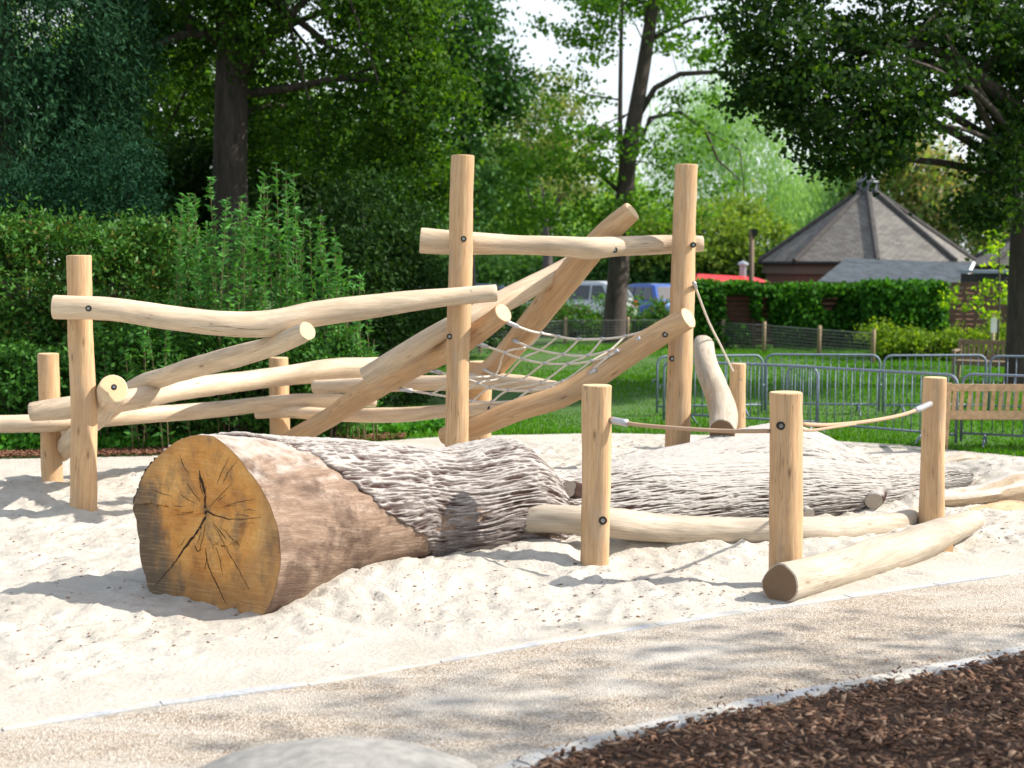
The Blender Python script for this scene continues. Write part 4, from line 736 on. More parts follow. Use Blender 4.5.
for i, (x, tp_, rx, lb) in enumerate(((22, 214, 62, 'rounded rhododendron with orange tinted tips at the left edge'), (128, 222, 62, 'rounded rhododendron behind the tall left post'), (-70, 218, 60, 'rhododendron partly cut off by the left edge'))):
    Y = 20.3 - .2 * i; h = (438 - tp_) / 2
    shrub('rhododendron', lb, [PB(x, tp_ + h * .62, Y, rx, h * .62), PB(x, tp_ + h * 1.35, Y, rx * 1.05, h * .62), PB(x - rx * .3, tp_ + 30, Y, rx * .5, 30), PB(x + rx * .4, tp_ + 34, Y, rx * .5, 30), PB(x - rx * .7, tp_ + 18, Y, 14, 18), PB(x + rx * .1, tp_ + 6, Y, 16, 14), PB(x + rx * .75, tp_ + 22, Y, 14, 20)], 330, .26, 60, .095, M['l_rho'], 'rhododendron shrubs behind the frame', asp=.42)
def herb(label, x0, x1, Y, tops, ns, seed):
    c = Vector((W((x0 + x1) / 2, 400, Y).x, Y, 0)); t = wempty('tall_herb', c, label, 'tall plant', 'tall leafy herbs behind the frame'); mb = MB(); LP = []; LA = []
    for i in range(ns):
        px = random.uniform(x0, x1); top = float(np.interp(px, *tops)) + abs(random.gauss(0, 60)); Yd = Y + random.uniform(-.7, .7); T_ = W(px, top, Yd); b = Vector((T_.x + random.uniform(-.25, .25), Yd + random.uniform(-.2, .2), 0))
        if T_.z < .5: continue
        pts = []; 
        for k in range(8): q = k / 7; p_ = b.lerp(T_, q) + Vector((math.sin(q * 3 + i) * .03, math.cos(q * 2 + i) * .03, 0)); pts.append(p_)
        mb.tube(pts, [.011 - .0012 * k for k in range(8)], 5)
        m_ = int(T_.z * 34); q = rng.uniform(.12, 1, m_); base = np.stack([np.interp(q, np.linspace(0, 1, 8), [p_[j] for p_ in pts]) for j in range(3)], 1); th = rng.uniform(0, 2 * math.pi, m_); dr = np.stack([np.cos(th), np.sin(th), rng.uniform(.1, .7, m_)], 1); ln = .13 * (1.15 - q * .65); LP.append(base + unit(dr) * (ln * .45)[:, None]); LA.append(unit(dr) * 4)
    P = np.concatenate(LP); A = np.concatenate(LA); V = leafquads(P, .145, A, 1, .26); quadsobj('leaves', V, M['l_herb'], t, off=tuple(c)); mb.build('stem', simple('herb_stem', (.12, .10, .04), .7), t, smooth=True)
herb('tall slender herb clump whose left stems rise beside the rhododendron', 165, 235, 19.4, ([165, 185, 200, 225, 235], [250, 190, 172, 185, 200]), 38, 1)
herb('tallest herb clump with narrow leaves rising in the centre left', 232, 300, 19.6, ([232, 250, 275, 290, 300], [200, 185, 158, 165, 210]), 40, 2)
herb('shorter herb clump with narrow leaves at the foot of the dark laurel', 298, 372, 19.5, ([298, 312, 330, 350, 372], [215, 205, 220, 260, 290]), 44, 3)
herb('low herb clump behind the left low beams', 60, 190, 18.9, ([60, 120, 190], [330, 320, 300]), 60, 4)
for x, y, rx, ry, lb in ((20, 390, 70, 42, 'mid green bushy plant at the left edge behind the low beams'), (140, 375, 62, 55, 'mid green bushy plant behind the crossing beams'), (235, 380, 60, 60, 'mid green bushy plant below the tall herbs'), (325, 385, 48, 48, 'mid green bushy plant next to the lawn edge')):
    shrub('bushy_plant', lb, [PB(x, y, 18.9, rx, ry, .5)], 130, .22, 60, .085, M['l_shrub'], 'bushy plants at the border front', shell=.3)
shrub('laurel_shrub', 'large dark laurel shrub between the herbs and the tall left post', [PB(370, 240, 25, 60, 60), PB(345, 300, 24.5, 60, 70), PB(400, 285, 25.5, 45, 55), PB(370, 370, 24.5, 70, 55), PB(425, 300, 27, 30, 45)], 420, .34, 62, .11, M['l_dark'], asp=.45)
shrub('holly_shrub', 'dark low shrub behind the diagonal beams left of the parked silver car', [PB(420, 325, 33, 62, 30), PB(480, 318, 36, 40, 28), PB(390, 345, 31, 40, 25)], 230, .34, 60, .12, M['l_dark'])
# understory making the wood behind dense
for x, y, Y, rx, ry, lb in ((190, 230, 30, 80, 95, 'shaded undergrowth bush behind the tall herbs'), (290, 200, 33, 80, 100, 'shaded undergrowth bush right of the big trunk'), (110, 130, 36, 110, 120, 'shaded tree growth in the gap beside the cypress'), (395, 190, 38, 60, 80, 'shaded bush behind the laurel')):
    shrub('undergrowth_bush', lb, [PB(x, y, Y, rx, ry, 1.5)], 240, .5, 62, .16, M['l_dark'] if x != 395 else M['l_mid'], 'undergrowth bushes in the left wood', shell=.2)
# big left tree
YT = 27.5; tb = Vector((W(232, 400, YT).x, YT, 0))
lim = [([W(238, 95, YT), W(290, 88, YT - .3), W(340, 78, YT - .8), W(395, 84, YT - 1.2), W(430, 110, YT - 1.4)], [.10, .08, .06, .04, .015]), ([W(340, 78, YT - .8), W(380, 66, YT - 1), W(420, 60, YT - 1.5)], [.05, .03, .012]), ([W(222, 40, YT), W(190, 32, YT - .4), W(165, 42, YT - .6), W(150, 44, YT - .8)], [.12, .09, .07, .03]), ([W(190, 32, YT - .4), W(186, 10, YT - .5), W(180, -20, YT - .5)], [.08, .06, .04])]
tree('maple_tree', 'big spreading tree with dark trunk whose sunlit crown fills the upper left', None, [tb, W(230, 170, YT), W(232, 60, YT), W(240, -60, YT), W(235, -220, YT)], [.42, .33, .31, .25, .12],
     [PB(300, 20, YT, 110, 70), PB(400, 40, YT - 1, 65, 80), PB(420, 110, YT - 1.5, 50, 60), PB(350, 130, YT - .5, 75, 50), PB(270, 110, YT + 2.5, 90, 60), PB(210, -40, YT, 120, 70), PB(380, -60, YT, 90, 70), PB(180, 20, YT + 1.5, 55, 60), PB(280, -170, YT, 130, 90), PB(430, 180, YT, 38, 30), PB(170, 90, YT + 4, 50, 60)],
     680, .52, 115, .105, M['l_maple'], M['trunk'], limbs=lim, nl=26, shell=.35, asp=.75)
for x, lb in ((370, 'dense dark bush row beyond the car park behind the laurel'), (470, 'dense bush beyond the car park behind the tall left post'), (570, 'dense bush beyond the silver people carrier'), (670, 'dense bush beyond the blue hatchback'), (760, 'dense bush beyond the red kiosk')):
    shrub('boundary_bush', lb, [PB(x, 285, 66, 62, 28, 1.5), PB(x + 20, 262, 66, 45, 22, 1.5)], 130, .8, 62, .22, M['l_mid'], 'bushes beyond the car park', shell=.2)
# mid tree left of centre
YM = 42; tree('lime_tree', 'rounded mid green tree rising behind the tall left post', None, [Vector((W(468, 330, YM).x, YM, 0)), W(466, 220, YM), W(460, 100, YM), W(455, 0, YM)], [.28, .22, .16, .08],
     [PB(478, 60, YM, 40, 52), PB(455, 20, YM, 40, 50), PB(498, 88, YM, 28, 34), PB(440, 110, YM, 45, 50), PB(430, -20, YM, 60, 40), PB(450, 200, YM, 45, 50), PB(410, 60, YM, 50, 80), PB(500, 110, YM, 22, 24), PB(500, 170, YM + 3, 40, 26)], 330, .62, 75, .17, M['l_mid'], M['trunk2'], nl=14, shell=.3, asp=.7)
# slender tree in the middle
YS = 43; tb = Vector((W(613, 336, YS).x, YS, 0))
lim = [([W(637, 118, YS), W(655, 88, YS), W(680, 74, YS - .3), W(715, 72, YS - .6), W(770, 76, YS - 1)], [.11, .09, .08, .06, .03]), ([W(632, 165, YS), W(650, 118, YS), W(680, 112, YS), W(705, 130, YS - .3), W(718, 160, YS - .3), W(740, 180, YS)], [.03, .07, .06, .05, .035, .012]), ([W(620, 192, YS), W(600, 175, YS), W(585, 160, YS - .5)], [.08, .05, .015]),
       ([W(622, 190, YS), W(620, 120, YS - .2), W(621, 40, YS - .3), W(624, -40, YS - .3)], [.09, .075, .06, .05]), ([W(648, 40, YS), W(690, 20, YS), W(740, 10, YS)], [.07, .05, .02]), ([W(655, 8, YS), W(600, -15, YS), W(560, -10, YS)], [.08, .05, .02]), ([W(620, 100, YS), W(590, 95, YS), W(560, 85, YS)], [.03, .02, .01]), ([W(705, 130, YS - .3), W(740, 150, YS), W(745, 200, YS)], [.03, .02, .01])]
tree('slender_oak_tree', 'slender leaning dark trunk with airy bright leaves standing before the parked cars', None, [tb, W(622, 225, YS), W(629, 150, YS), W(643, 70, YS), W(654, 0, YS), W(668, -90, YS)], [.34, .28, .25, .21, .18, .12],
     [PB(580, 12, YS, 42, 34, 1.5), PB(640, -30, YS, 110, 42, 2.5), PB(590, 150, YS - .5, 62, 30, 1.4), PB(530, 165, YS - .5, 38, 26, 1.4, .6), PB(700, 30, YS, 50, 45, 2), PB(680, 125, YS, 55, 36, 1.8, .7), PB(560, 110, YS + 1, 55, 26, 1.4, .6), PB(640, 215, YS - .5, 75, 24, 1.2, 1.2), PB(580, 60, YS, 42, 24, 1.2, .4), PB(550, 215, YS, 60, 26, 1.2, 1.1), PB(690, 175, YS, 40, 30, 1.2, .6)],
     300, .60, 48, .15, M['l_slim'], M['trunk'], limbs=lim, nl=16, shell=.1, flat=.55, asp=.8, lr=.11)
# far trees
def far(name, label, px, Y, blobs, nc, cr, n, leaf, lm, tm='trunk2', **k):
    tree(name, label, 'trees beyond the car park', [Vector((W(px, 300, Y).x, Y, 0)), W(px + 3, 255, Y), W(px, 220, Y)], [.3, .2, .1], blobs, nc, cr, n, leaf, M[lm], M[tm], nl=8, shell=.3, **k)
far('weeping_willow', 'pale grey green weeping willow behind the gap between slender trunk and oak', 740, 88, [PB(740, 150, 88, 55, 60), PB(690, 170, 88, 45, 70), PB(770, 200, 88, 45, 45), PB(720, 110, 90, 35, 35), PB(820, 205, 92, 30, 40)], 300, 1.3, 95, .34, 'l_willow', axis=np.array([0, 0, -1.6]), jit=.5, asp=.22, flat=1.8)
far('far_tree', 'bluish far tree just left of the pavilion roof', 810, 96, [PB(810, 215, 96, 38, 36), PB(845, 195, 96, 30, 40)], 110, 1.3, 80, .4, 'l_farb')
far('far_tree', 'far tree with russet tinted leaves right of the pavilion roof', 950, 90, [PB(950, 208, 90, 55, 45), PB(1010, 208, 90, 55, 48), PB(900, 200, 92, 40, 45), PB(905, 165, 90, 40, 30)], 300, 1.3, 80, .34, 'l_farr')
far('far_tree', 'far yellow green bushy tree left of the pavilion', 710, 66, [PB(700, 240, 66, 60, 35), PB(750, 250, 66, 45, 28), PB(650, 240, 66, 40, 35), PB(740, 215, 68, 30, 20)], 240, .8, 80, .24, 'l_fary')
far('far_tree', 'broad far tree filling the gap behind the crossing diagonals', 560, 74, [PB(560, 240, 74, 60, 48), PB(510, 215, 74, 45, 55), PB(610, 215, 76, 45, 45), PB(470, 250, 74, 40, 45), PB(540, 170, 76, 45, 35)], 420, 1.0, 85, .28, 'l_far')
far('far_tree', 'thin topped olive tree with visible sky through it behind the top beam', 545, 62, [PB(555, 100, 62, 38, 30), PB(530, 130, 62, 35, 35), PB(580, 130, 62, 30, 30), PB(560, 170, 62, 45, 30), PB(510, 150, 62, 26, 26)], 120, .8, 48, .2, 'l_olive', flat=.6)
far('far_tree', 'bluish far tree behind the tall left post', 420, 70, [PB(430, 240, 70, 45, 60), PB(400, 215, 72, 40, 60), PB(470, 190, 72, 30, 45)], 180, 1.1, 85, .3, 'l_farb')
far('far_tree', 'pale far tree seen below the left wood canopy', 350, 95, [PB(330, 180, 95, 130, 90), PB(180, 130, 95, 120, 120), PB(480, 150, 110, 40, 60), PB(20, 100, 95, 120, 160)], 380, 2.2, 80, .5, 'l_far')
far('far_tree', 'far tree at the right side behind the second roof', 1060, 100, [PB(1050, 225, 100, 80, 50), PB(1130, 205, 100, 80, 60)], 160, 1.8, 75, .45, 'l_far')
# right oak
YO = 28; tb = Vector((W(1028, 376, YO).x, YO, 0))
lim = [([W(1030, 130, YO), W(1000, 95, YO - .8), W(960, 62, YO - 1.5), W(915, 72, YO - 2.2), W(880, 110, YO - 2.6)], [.22, .18, .13, .09, .03]), ([W(960, 62, YO - 1.5), W(920, 45, YO - 2), W(870, 50, YO - 2.5), W(820, 30, YO - 3)], [.1, .08, .06, .02]), ([W(1026, 200, YO), W(1000, 185, YO - .8), W(975, 195, YO - 1.5)], [.07, .05, .02])]
tree('oak_tree', 'large dark oak whose trunk stands at the right edge and crown overhangs the pavilion', None, [tb, W(1026, 280, YO), W(1030, 180, YO), W(1045, 60, YO), W(1050, -100, YO)], [.42, .34, .33, .26, .15],
     [PB(860, 95, YO - 2.5, 95, 60, 1.8), PB(800, 60, YO - 2.5, 65, 55, 1.6), PB(780, 100, YO - 2.5, 40, 30, 1.2, .5), PB(850, 150, YO - 2.5, 55, 30, 1.2, .9), PB(900, 20, YO - 1.5, 110, 50, 2), PB(985, 48, YO - 1, 60, 42, 1.8), PB(1040, 20, YO, 80, 70, 2.5), PB(1000, 165, YO - 1.5, 34, 26, 1, .5), PB(990, 208, YO - 1.5, 34, 20, .9, .5), PB(1020, 120, YO - 1, 30, 30, 1, .5), PB(800, -40, YO - 2, 80, 45, 2), PB(940, -60, YO, 120, 60, 2.5), PB(1100, 60, YO, 80, 90, 2.5), PB(760, 20, YO - 2.5, 36, 26, 1, .4), PB(910, 120, YO - 2.5, 36, 26, 1, .4)],
     560, .50, 105, .115, M['l_oak'], M['trunk'], limbs=lim, nl=26, shell=.15, flat=.6, asp=.8)
# young staked tree
t = wempty('young_tree', Vector((W(997, 345, 33).x, 33, 0)), 'thin young tree with yellow green leaves and a white tag tied to a stake', 'tree'); b = t.location
mb = MB(); mb.tube([b, b + Vector((.02, 0, 1.5)), b + Vector((-.02, 0, 3.2)), b + Vector((.03, 0, 4.4))], [.03, .026, .018, .008], 7); [limbtube(mb, b + Vector((0, 0, z)), b + Vector((dx, .1, z + .35)), .012, .004) for z, dx in ((1.6, -.6), (1.9, .4), (2.3, -.4), (2.7, .35), (1.5, .5))]; mb.build('trunk', M['trunk2'], t, smooth=True)
mb = MB(); mb.tube([b + Vector((-.12, -.05, -.1)), b + Vector((-.12, -.05, 1.3))], .04, 8); mb.build('stake', M['beam'], t, smooth=True); mb = MB(); mb.box(b + Vector((-.13, -.12, 1.0)), (.14, .03, .35), .1); mb.build('tag', simple('white_plastic', (.7, .7, .7), .5), t)
P, _ = clumps([PB(985, 298, 33, 42, 18, .6, 1), PB(1000, 255, 33, 16, 40, .4, .7), PB(940, 300, 33, 16, 10, .4, .3)], nc=34, cr=.22, n=16, shell=0); quadsobj('crown', leafquads(P, .13, None, 1, .7), M['l_young'], t, off=tuple(b))
# off-frame tree to the right that dapples the path
tree('beech_tree', 'leafy tree outside the right of the frame shading the path', None, [Vector((13.5, 7.2, 0)), Vector((13.5, 7.3, 3)), Vector((13.2, 7.4, 7)), Vector((13, 7.5, 11))], [.3, .26, .2, .08],
     [((12.0, 7.3, 8.6), (3.0, 1.9, 2.0), 1), ((10.8, 8.6, 7.6), (2.2, 1.5, 1.6), .7), ((14.2, 6.2, 9.5), (2.8, 1.9, 2), .8), ((9.4, 7.2, 7.6), (1.8, 1.4, 1.2), .4)], 95, .75, 42, .17, M['l_maple'], M['trunk'], nl=10, shell=.1)
# hedges
shrub('mixed_hedge', 'mixed hedge with a few red leaves in front of the parked cars', [PB(x, 325 + random.uniform(-3, 3), 46, 34, 25 + random.uniform(-4, 4), .6) for x in range(430, 700, 30)], 330, .3, 62, .13, M['l_red'], shell=.2, cat='hedge', stems=20, base=(W(560, 320, 46).x, 46, 0))
shrub('golden_shrub', 'yellow green spreading shrub in front of the ivy fence', [PB(x, y, 36, rx, 17, .8) for x, y, rx in ((890, 342, 32), (925, 350, 36), (965, 345, 36), (1000, 338, 30), (1040, 342, 40), (945, 362, 60))], 260, .28, 62, .11, M['l_yel'], shell=.2, stems=16)
# fence panels with ivy
pf = wempty('panel_fence', Vector((W(860, 345, 41.2).x, 41.2, 0)), 'brown horizontal board fence running behind the ivy', 'fence'); M['board'] = simple('fence_board', (.12, .065, .045), .75, 0, .3, 3, .2)
x0, x1 = W(690, 300, 41.2).x, W(1110, 300, 41.2).x; k = 0
while x0 + k * 1.85 < x1:
    xa = x0 + k * 1.85; mb = MB(); mb.box((xa, 41.2, .92), (.1, .1, 1.95)); mb.build('fence_post', simple('fence_post_wood', (.17, .11, .075), .8), pf) if k < 12 else None
    mb = MB(); [mb.box((xa + .925, 41.2 + .012 * (i % 2), .12 + i * .15), (1.74, .022, .142)) for i in range(12)]; mb.box((xa + .925, 41.2, 1.84), (1.74, .05, .04)); mb.build('fence_panel', M['board'], pf); k += 1
def ivy(label, xa, xb, top, bot, Y, dens, gapx=None):
    n = int(dens); px = rng.uniform(xa, xb, n); py = rng.uniform(top, bot, n) + rng.normal(size=n) * 1.5; base = np.array(W((xa + xb) / 2, 340, Y)); P = []
    P = np.array([W(a, b, Y) for a, b in zip(px, py)]); P[:, 1] += rng.normal(size=n) * .22 - .12 + .15 * vnoise(P[:, 0] * 1.2, P[:, 2] * 1.2); P[:, 2] += .08 * vnoise(P[:, 0] * 2, 0 * P[:, 0]); keep = vnoise(P[:, 0] * 1.1, P[:, 2] * .6, 3) > -.42 if gapx else np.ones(n, bool)
    if gapx: keep |= (py < top + 12); keep &= ~((np.abs(px - gapx) < 5) & (py > top + 12) & (rng.uniform(size=n) < .93))
    P = P[keep]; o = quadsobj('ivy', leafquads(P, .15, np.array([0, -.2, -.5]), .9, .8), M['l_ivy'], off=(base[0], Y, 0)); tag(o, label, 'ivy', 'ivy on the board fence')
ivy('thick dark ivy over the left half of the board fence', 692, 880, 283, 345, 40.9, 19000, 764); ivy('bright sunlit ivy mound at the right end of the overgrown fence', 862, 944, 281, 340, 39.9, 12000)
# ================================================================== BUILDINGS
def rooftiles():
    m, nt, p = mat('plain_roof_tiles'); b = N(nt, 'ShaderNodeTexBrick', Scale=1); b.inputs['Brick Width'].default_value = .34; b.inputs['Row Height'].default_value = .17; b.inputs['Mortar Size'].default_value = .02
    b.inputs['Color1'].default_value = (.11, .10, .092, 1); b.inputs['Color2'].default_value = (.19, .175, .16, 1); b.inputs['Mortar'].default_value = (.08, .065, .06, 1); v = coords(nt, 'UV'); nt.links.new(v, b.inputs['Vector']); n = noise(nt, v, 1.4, 6, .7)
    c = mixc(nt, ramp(nt, n, [(.45, (0, 0, 0)), (.7, (.5, .5, .5))]), b.outputs['Color'], (.21, .22, .16)); nt.links.new(c, p.inputs['Base Color']); p.inputs['Roughness'].default_value = .9; bump(nt, p, b.outputs['Fac'], -.4, .03); return m
M['tiles'] = rooftiles()
def brickmat(name, c1, c2):
    m, nt, p = mat(name); b = N(nt, 'ShaderNodeTexBrick', Scale=1); b.inputs['Brick Width'].default_value = .23; b.inputs['Row Height'].default_value = .075; b.inputs['Mortar Size'].default_value = .01
    b.inputs['Color1'].default_value = (*c1, 1); b.inputs['Color2'].default_value = (*c2, 1); b.inputs['Mortar'].default_value = (.14, .10, .085, 1); nt.links.new(coords(nt, 'UV'), b.inputs['Vector']); nt.links.new(b.outputs['Color'], p.inputs['Base Color']); p.inputs['Roughness'].default_value = .9; return m
M['brick'] = brickmat('red_brick', (.12, .042, .03), (.17, .065, .045)); M['brick2'] = brickmat('orange_brick', (.50, .22, .13), (.58, .28, .17))
M['lead'] = simple('lead_grey', (.14, .15, .17), .6, .2); M['fascia'] = simple('dark_fascia', (.09, .03, .025), .6); M['ridge'] = simple('ridge_tile', (.075, .068, .064), .9, 0, .3, 4)
def pavilion(name, label, px, Y, Rr, eave, apex, rot=0, lantern=True):
    c = Vector((W(px, 260, Y).x, Y, 0)); t = wempty(name, c, label, 'building'); n = 8; A = [rot + 2 * math.pi * k / n for k in range(n)]
    E = [c + Vector((math.cos(a) * Rr, math.sin(a) * Rr, eave)) for a in A]; top = .42; U = [c + Vector((math.cos(a) * top, math.sin(a) * top, apex)) for a in A]; mb = MB(); sl = math.hypot(Rr, apex - eave); wd = 2 * Rr * math.sin(math.pi / n)
    for k in range(n): k2 = (k + 1) % n; mb.add([E[k], E[k2], U[k2], U[k]], [(0, 1, 2, 3)], [[(-wd / 2 + 20 * k, 0), (wd / 2 + 20 * k, 0), (.2 + 20 * k, sl), (-.2 + 20 * k, sl)]])
    mb.add([e - Vector((0, 0, .1)) for e in E], [tuple(range(n))[::-1]]); rf = mb.build('roof', M['tiles'], t)
    mb = MB(); [mb.tube([E[k] + Vector((0, 0, .05)), U[k] + Vector((0, 0, .05))], .13, 6) for k in range(n)]; mb.build('ridge', M['ridge'], rf, off=c)
    mb = MB(); [mb.tube([E[k] - Vector((0, 0, .05)), E[(k + 1) % n] - Vector((0, 0, .05))], .09, 6) for k in range(n)]; mb.build('gutter', M['rubber'], rf, off=c)
    mb = MB()
    for k in range(n):
        a, b = A[k], A[(k + 1) % n]; q0, q1 = (c + Vector((math.cos(x) * Rr * .93, math.sin(x) * Rr * .93, 0)) for x in (a, b)); l = (q1 - q0).length; z0 = eave - .1; mb.add([q0, q1, q1 + Vector((0, 0, z0)), q0 + Vector((0, 0, z0))], [(0, 1, 2, 3)], [[(0, 0), (l, 0), (l, z0), (0, z0)]])
    mb.build('wall', M['brick'], t); mb = MB()
    for k in range(n):
        q0, q1 = (c + Vector((math.cos(x) * Rr * .965, math.sin(x) * Rr * .965, 0)) for x in (A[k], A[(k + 1) % n])); z0, z1 = eave - .5, eave - .12; mb.add([q0 + Vector((0, 0, z0)), q1 + Vector((0, 0, z0)), q1 + Vector((0, 0, z1)), q0 + Vector((0, 0, z1))], [(0, 1, 2, 3)])
    mb.build('fascia', M['brick'], t)
    if lantern:
        mb = MB(); mb.tube([c + Vector((0, 0, apex - .1)), c + Vector((0, 0, apex + .45))], .36, 8); [mb.box(c + Vector((math.cos(a) * .4, math.sin(a) * .4, apex + .2)), (.12, .1, .62), a) for a in A]; ln = mb.build('lantern', M['lead'], t); mb = MB(); mb.tube([c + Vector((0, 0, apex + .48)), c + Vector((0, 0, apex + .9))], [.52, .1], 8); mb.build('cap', M['lead'], ln, off=c)
pavilion('pavilion', 'octagonal brick pavilion with a tall tiled pyramid roof and small lantern on top', 866, 62, 4.58, 2.42, 5.35, R(-8)); pavilion('pavilion', 'second tiled pyramid roof building cut off by the right edge', 1082, 66, 5.3, 2.25, 5.0, R(22.5))
# grey shed roof
t = wempty('shed', Vector((W(895, 300, 50).x, 50, 0)), 'low shed with a grey felt roof and orange brick gable in front of the pavilion', 'shed'); q = [W(818, 281, 48), W(960, 289, 48), W(972, 263, 51), W(846, 258, 51)]; ridge = Vector((0, 0, 0))
mb = MB(); bk = [Vector((q[1].x + 2.8, 54, q[1].z)), Vector((q[0].x + 3.3, 54, q[0].z))]; mb.add(q, [(0, 1, 2, 3)]); mb.add([q[3], q[2], bk[0], bk[1]], [(0, 1, 2, 3)]); mb.add([p - Vector((0, 0, .08)) for p in q], [(3, 2, 1, 0)]); mb.add([q[0], q[1], q[1] - Vector((0, 0, .08)), q[0] - Vector((0, 0, .08))], [(0, 1, 2, 3)]); mb.build('roof', simple('grey_felt', (.075, .088, .10), .95, 0, .3, 3, .2, .05), t)
g = [Vector((q[1].x - .1, q[1].y + .1, 0)), Vector((q[1].x + 2.7, 54, 0))]; mb = MB(); mb.add([g[0], g[1], Vector((g[1].x, 54, q[1].z - .1)), Vector((q[2].x - .1, 51, q[2].z - .12)), Vector((g[0].x, g[0].y, q[1].z - .1))], [(0, 1, 2, 3, 4)], [[(0, 0), (5, 0), (5, 1.5), (3, 2.4), (0, 1.5)]]); mb.add([Vector((q[0].x + .15, 48.15, 0)), g[0], Vector((g[0].x, g[0].y, q[1].z - .1)), Vector((q[0].x + .15, 48.15, q[0].z - .1))], [(0, 1, 2, 3)], [[(0, 0), (5, 0), (5, 1.5), (0, 1.5)]])
mb.add([Vector((q[0].x + .15, 48.15, 0)), Vector((q[0].x + 3.45, 54, 0)), Vector((q[0].x + 3.45, 54, q[0].z - .1)), Vector((q[3].x, 51, q[3].z - .12)), Vector((q[0].x + .15, 48.15, q[0].z - .1))], [(0, 1, 2, 3, 4)], [[(0, 0), (5, 0), (5, 1.5), (3, 2.4), (0, 1.5)]])
mb.build('wall', M['brick2'], t); mb = MB(); mb.tube([q[1] + Vector((.05, -.02, 0)), q[2] + Vector((.05, 0, 0))], .07, 4); mb.build('bargeboard', simple('white_board', (.75, .75, .74), .5), t)
# dark covered trailer right of shed
c = Vector((W(992, 280, 47).x, 47, 0)); t = wempty('lean_to', c, 'dark flat roofed lean-to beside the orange brick gable', 'shed'); mb = MB(); mb.box(c + Vector((0, 0, 2.12)), (1.7, 1.6, .10)); mb.build('roof', simple('blue_grey_roof', (.25, .3, .35), .6), t); mb = MB(); mb.box(c + Vector((0, 0, 1.9)), (1.6, 1.5, .3)); [mb.box(c + Vector((x, y, .9)), (.1, .1, 1.75)) for x in (-.7, .7) for y in (-.6, .6)]; mb.build('frame', M['rubber'], t)
# red stall with flue, pole
c = Vector((W(722, 300, 56).x, 56, 0)); t = wempty('red_kiosk', c, 'kiosk with a bright red roof and a small metal flue behind the ivy fence', 'kiosk'); M['red'] = simple('red_paint', (.62, .03, .03), .45)
za = W(720, 283, 56).z; zb = W(720, 274, 56).z; mb = MB(); x0, x1 = W(692, 280, 56).x - c.x, W(771, 280, 56).x - c.x; mb.hexa([c + Vector((x0, -.6, za)), c + Vector((x1, -.6, za)), c + Vector((x1, 2.2, za)), c + Vector((x0, 2.2, za))], [c + Vector((x0 + .3, .4, zb)), c + Vector((x1 - .6, .4, zb - .12)), c + Vector((x1 - .6, 1.6, zb - .12)), c + Vector((x0 + .3, 1.6, zb))]); rf = mb.build('roof', M['red'], t)
mb = MB(); mb.box(c + Vector(((x0 + x1) / 2, .8, za / 2)), (x1 - x0 - .3, 2.4, za)); mb.build('wall', simple('dark_red_wall', (.3, .02, .02), .6), t)
fx = W(743, 265, 56.8); mb = MB(); mb.tube([Vector((fx.x, 56.8, zb - .2)), Vector((fx.x, 56.8, zb + .35))], .14, 12); mb.tube([Vector((fx.x, 56.8, zb + .35)), Vector((fx.x, 56.8, zb + .42)), Vector((fx.x, 56.8, zb + .52))], [.23, .22, .04], 12); mb.build('flue', simple('flue_metal', (.4, .42, .45), .4, .6), rf, off=c)
p0 = Vector((W(751, 290, 42).x, 42, 0)); t = wempty('wooden_pole', p0, 'slim wooden pole with a small lamp fitting standing left of the pavilion', 'pole'); mb = MB(); mb.tube([p0 - Vector((0, 0, .1)), p0 + Vector((0, 0, 3.4))], [.085, .07], 10); mb.build('shaft', simple('pole_wood', (.16, .11, .075), .8), t, smooth=True); mb = MB(); mb.box(p0 + Vector((.07, -.05, 3.3)), (.16, .12, .22)); mb.build('lamp_fitting', M['rubber'], t)
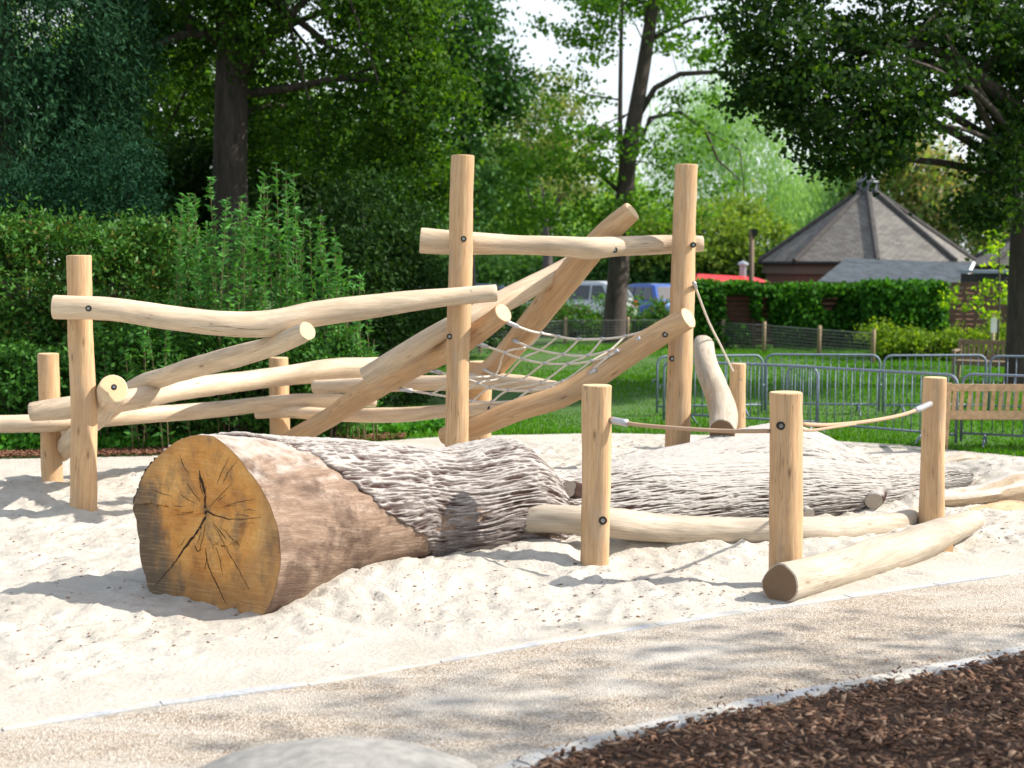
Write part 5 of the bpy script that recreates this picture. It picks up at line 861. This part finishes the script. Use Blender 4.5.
# ================================================================== CARS
M['glass'] = simple('car_glass', (.03, .035, .04), .08, 0, .1, 3, 0, .8); M['tyre'] = simple('tyre', (.02, .02, .02), .85); M['alloy'] = simple('alloy', (.5, .5, .52), .3, .8)
def car(label, loc, rz, c, Hh=1.5, Ln=4.3, Wd=1.8, van=False):
    t = empty('parked_car', loc, rz, label, 'car', 'cars parked behind the hedge'); pm, pnt, pp = mat('car_paint'); pp.inputs['Base Color'].default_value = (*c, 1); pp.inputs['Roughness'].default_value = .28; pp.inputs['Metallic'].default_value = .3; pp.inputs['Coat Weight'].default_value = .6
    h = Ln / 2; belt = Hh * .60; w2 = Wd / 2
    prof = [(-h, .42), (-h + .03, .75), (-h + .18, belt + .02), (h * .36, belt), (h * .42, belt - .02), (h * .82, belt - .16), (h - .06, belt - .34), (h, .42), (h - .1, .24), (-h + .12, .24)]
    def loft(prof, ws, mb, mi=0):
        n = len(prof); vs = []
        for sgn, dx in ((-1, 0), (1, 0)):
            for (x, z), w_ in zip(prof, ws): vs.append((x, sgn * w_, z))
        fs = [(k, (k + 1) % n, n + (k + 1) % n, n + k) for k in range(n)] + [tuple(range(n))[::-1], tuple(range(n, 2 * n))]; mb.add(vs, fs, mi=mi)
    mb = MB(); loft(prof, [w2 - .06, w2, w2 - .05, w2 - .05, w2 - .05, w2 - .08, w2 - .1, w2 - .08, w2, w2], mb)
    rear = -h + .22 if not van else -h + .1; top = [(rear, belt), (rear + .42, Hh - .06), (rear + .75, Hh), (h * .02, Hh - .02), (h * .16, Hh - .10), (h * .5, belt - .03)]; loft(top, [w2 - .07, w2 - .25, w2 - .27, w2 - .27, w2 - .25, w2 - .09], mb)
    bd = mb.build('body', pm, t); bv = bd.modifiers.new('bevel', 'BEVEL'); bv.width = .05; bv.segments = 3; bv.limit_method = 'ANGLE'; bd.data.polygons.foreach_set('use_smooth', [True] * len(bd.data.polygons))
    def lerp2(a, b, t_): return tuple(a[i] + (b[i] - a[i]) * t_ for i in range(2))
    def wy(z): return w2 - .07 - (z - belt) / (Hh - belt) * .19
    for s in (-1, 1):                       # side windows
        for (xa, xb, xc, xd) in ((rear + .25, rear + .55, rear + .95, rear + .95), (rear + 1.03, rear + 1.03, h * .02 - .35, h * .02 - .35), (h * .02 - .27, h * .02 - .27, h * .10, h * .36)):
            z0, z1 = belt + .05, Hh - .14; mb = MB(); q = [(xa, s * (wy(z0) + .012), z0), (xd, s * (wy(z0) + .012), z0), (xc, s * (wy(z1) + .012), z1), (xb, s * (wy(z1) + .012), z1)]; mb.hexa([(a, b - s * .03, c_) for a, b, c_ in q], q); mb.build('window', M['glass'], t)
    a, b = (rear, belt), (rear + .42, Hh - .06); q = []
    for k, y in ((.12, w2 - .2), (.12, -(w2 - .2)), (.9, -(w2 - .36)), (.9, w2 - .36)): x, z = lerp2(a, b, k); q.append((x - .015, y, z))
    mb = MB(); mb.hexa([(x + .04, y, z) for x, y, z in q], q); mb.build('rear_window', M['glass'], t)
    a, b = (h * .5, belt - .03), (h * .16, Hh - .10); q = []
    for k, y in ((.1, -(w2 - .2)), (.1, w2 - .2), (.92, w2 - .33), (.92, -(w2 - .33))): x, z = lerp2(a, b, k); q.append((x + .015, y, z + .01))
    mb = MB(); mb.hexa([(x - .04, y, z) for x, y, z in q], q); mb.build('windscreen', M['glass'], t)
    for s in (-1, 1):
        mb = MB(); mb.box((-h + .05, s * (w2 - .18), belt - .12), (.12, .2, .22)); mb.build('tail_light', M['red'], t); mb = MB(); mb.box((h - .12, s * (w2 - .28), belt - .32), (.16, .3, .12)); mb.build('headlight', M['alloy'], t)
        for x in (-h + .8, h - .85):
            mb = MB(); mb.tube([(x, s * (w2 - .2), .32), (x, s * (w2 + .01), .32)], .32, 20); wh = mb.build('wheel', M['tyre'], t); mb = MB(); mb.tube([(x, s * (w2 - .05), .32), (x, s * (w2 + .025), .32)], .2, 14); mb.build('rim', M['alloy'], wh)
    return t
car('silver grey people carrier with dark windows parked left of the leaning trunk', (W(572, 300, 52).x, 52.3, 0), R(148), (.55, .58, .60), 1.74, 4.6, 1.85, True)
car('blue hatchback parked just right of the leaning trunk', (W(647, 300, 54).x, 54.8, 0), R(122), (.015, .08, .36), 1.62, 4.0, 1.75)
car('white car glimpsed through leaves left of the tall left post', (W(398, 300, 50).x, 50, 0), R(185), (.6, .63, .66), 1.62); car('dark blue car glimpsed behind the tall left post', (W(462, 300, 54).x, 54, 0), R(190), (.04, .06, .12), 1.6)
# car park surface
mb = MB(); a = W(330, 300, 48.5); b = W(700, 300, 48.5); mb.add([(a.x - 10, 47.5, .02 + .03), (b.x + 3, 47.5, .05), (b.x + 6, 62, .05), (a.x - 12, 62, .05)], [(0, 1, 2, 3)]); tag(mb.build('road', simple('asphalt', (.05, .05, .052), .9)), kind='structure')
for o in list(bpy.data.objects):
    if '_w' in o: del o['_w']
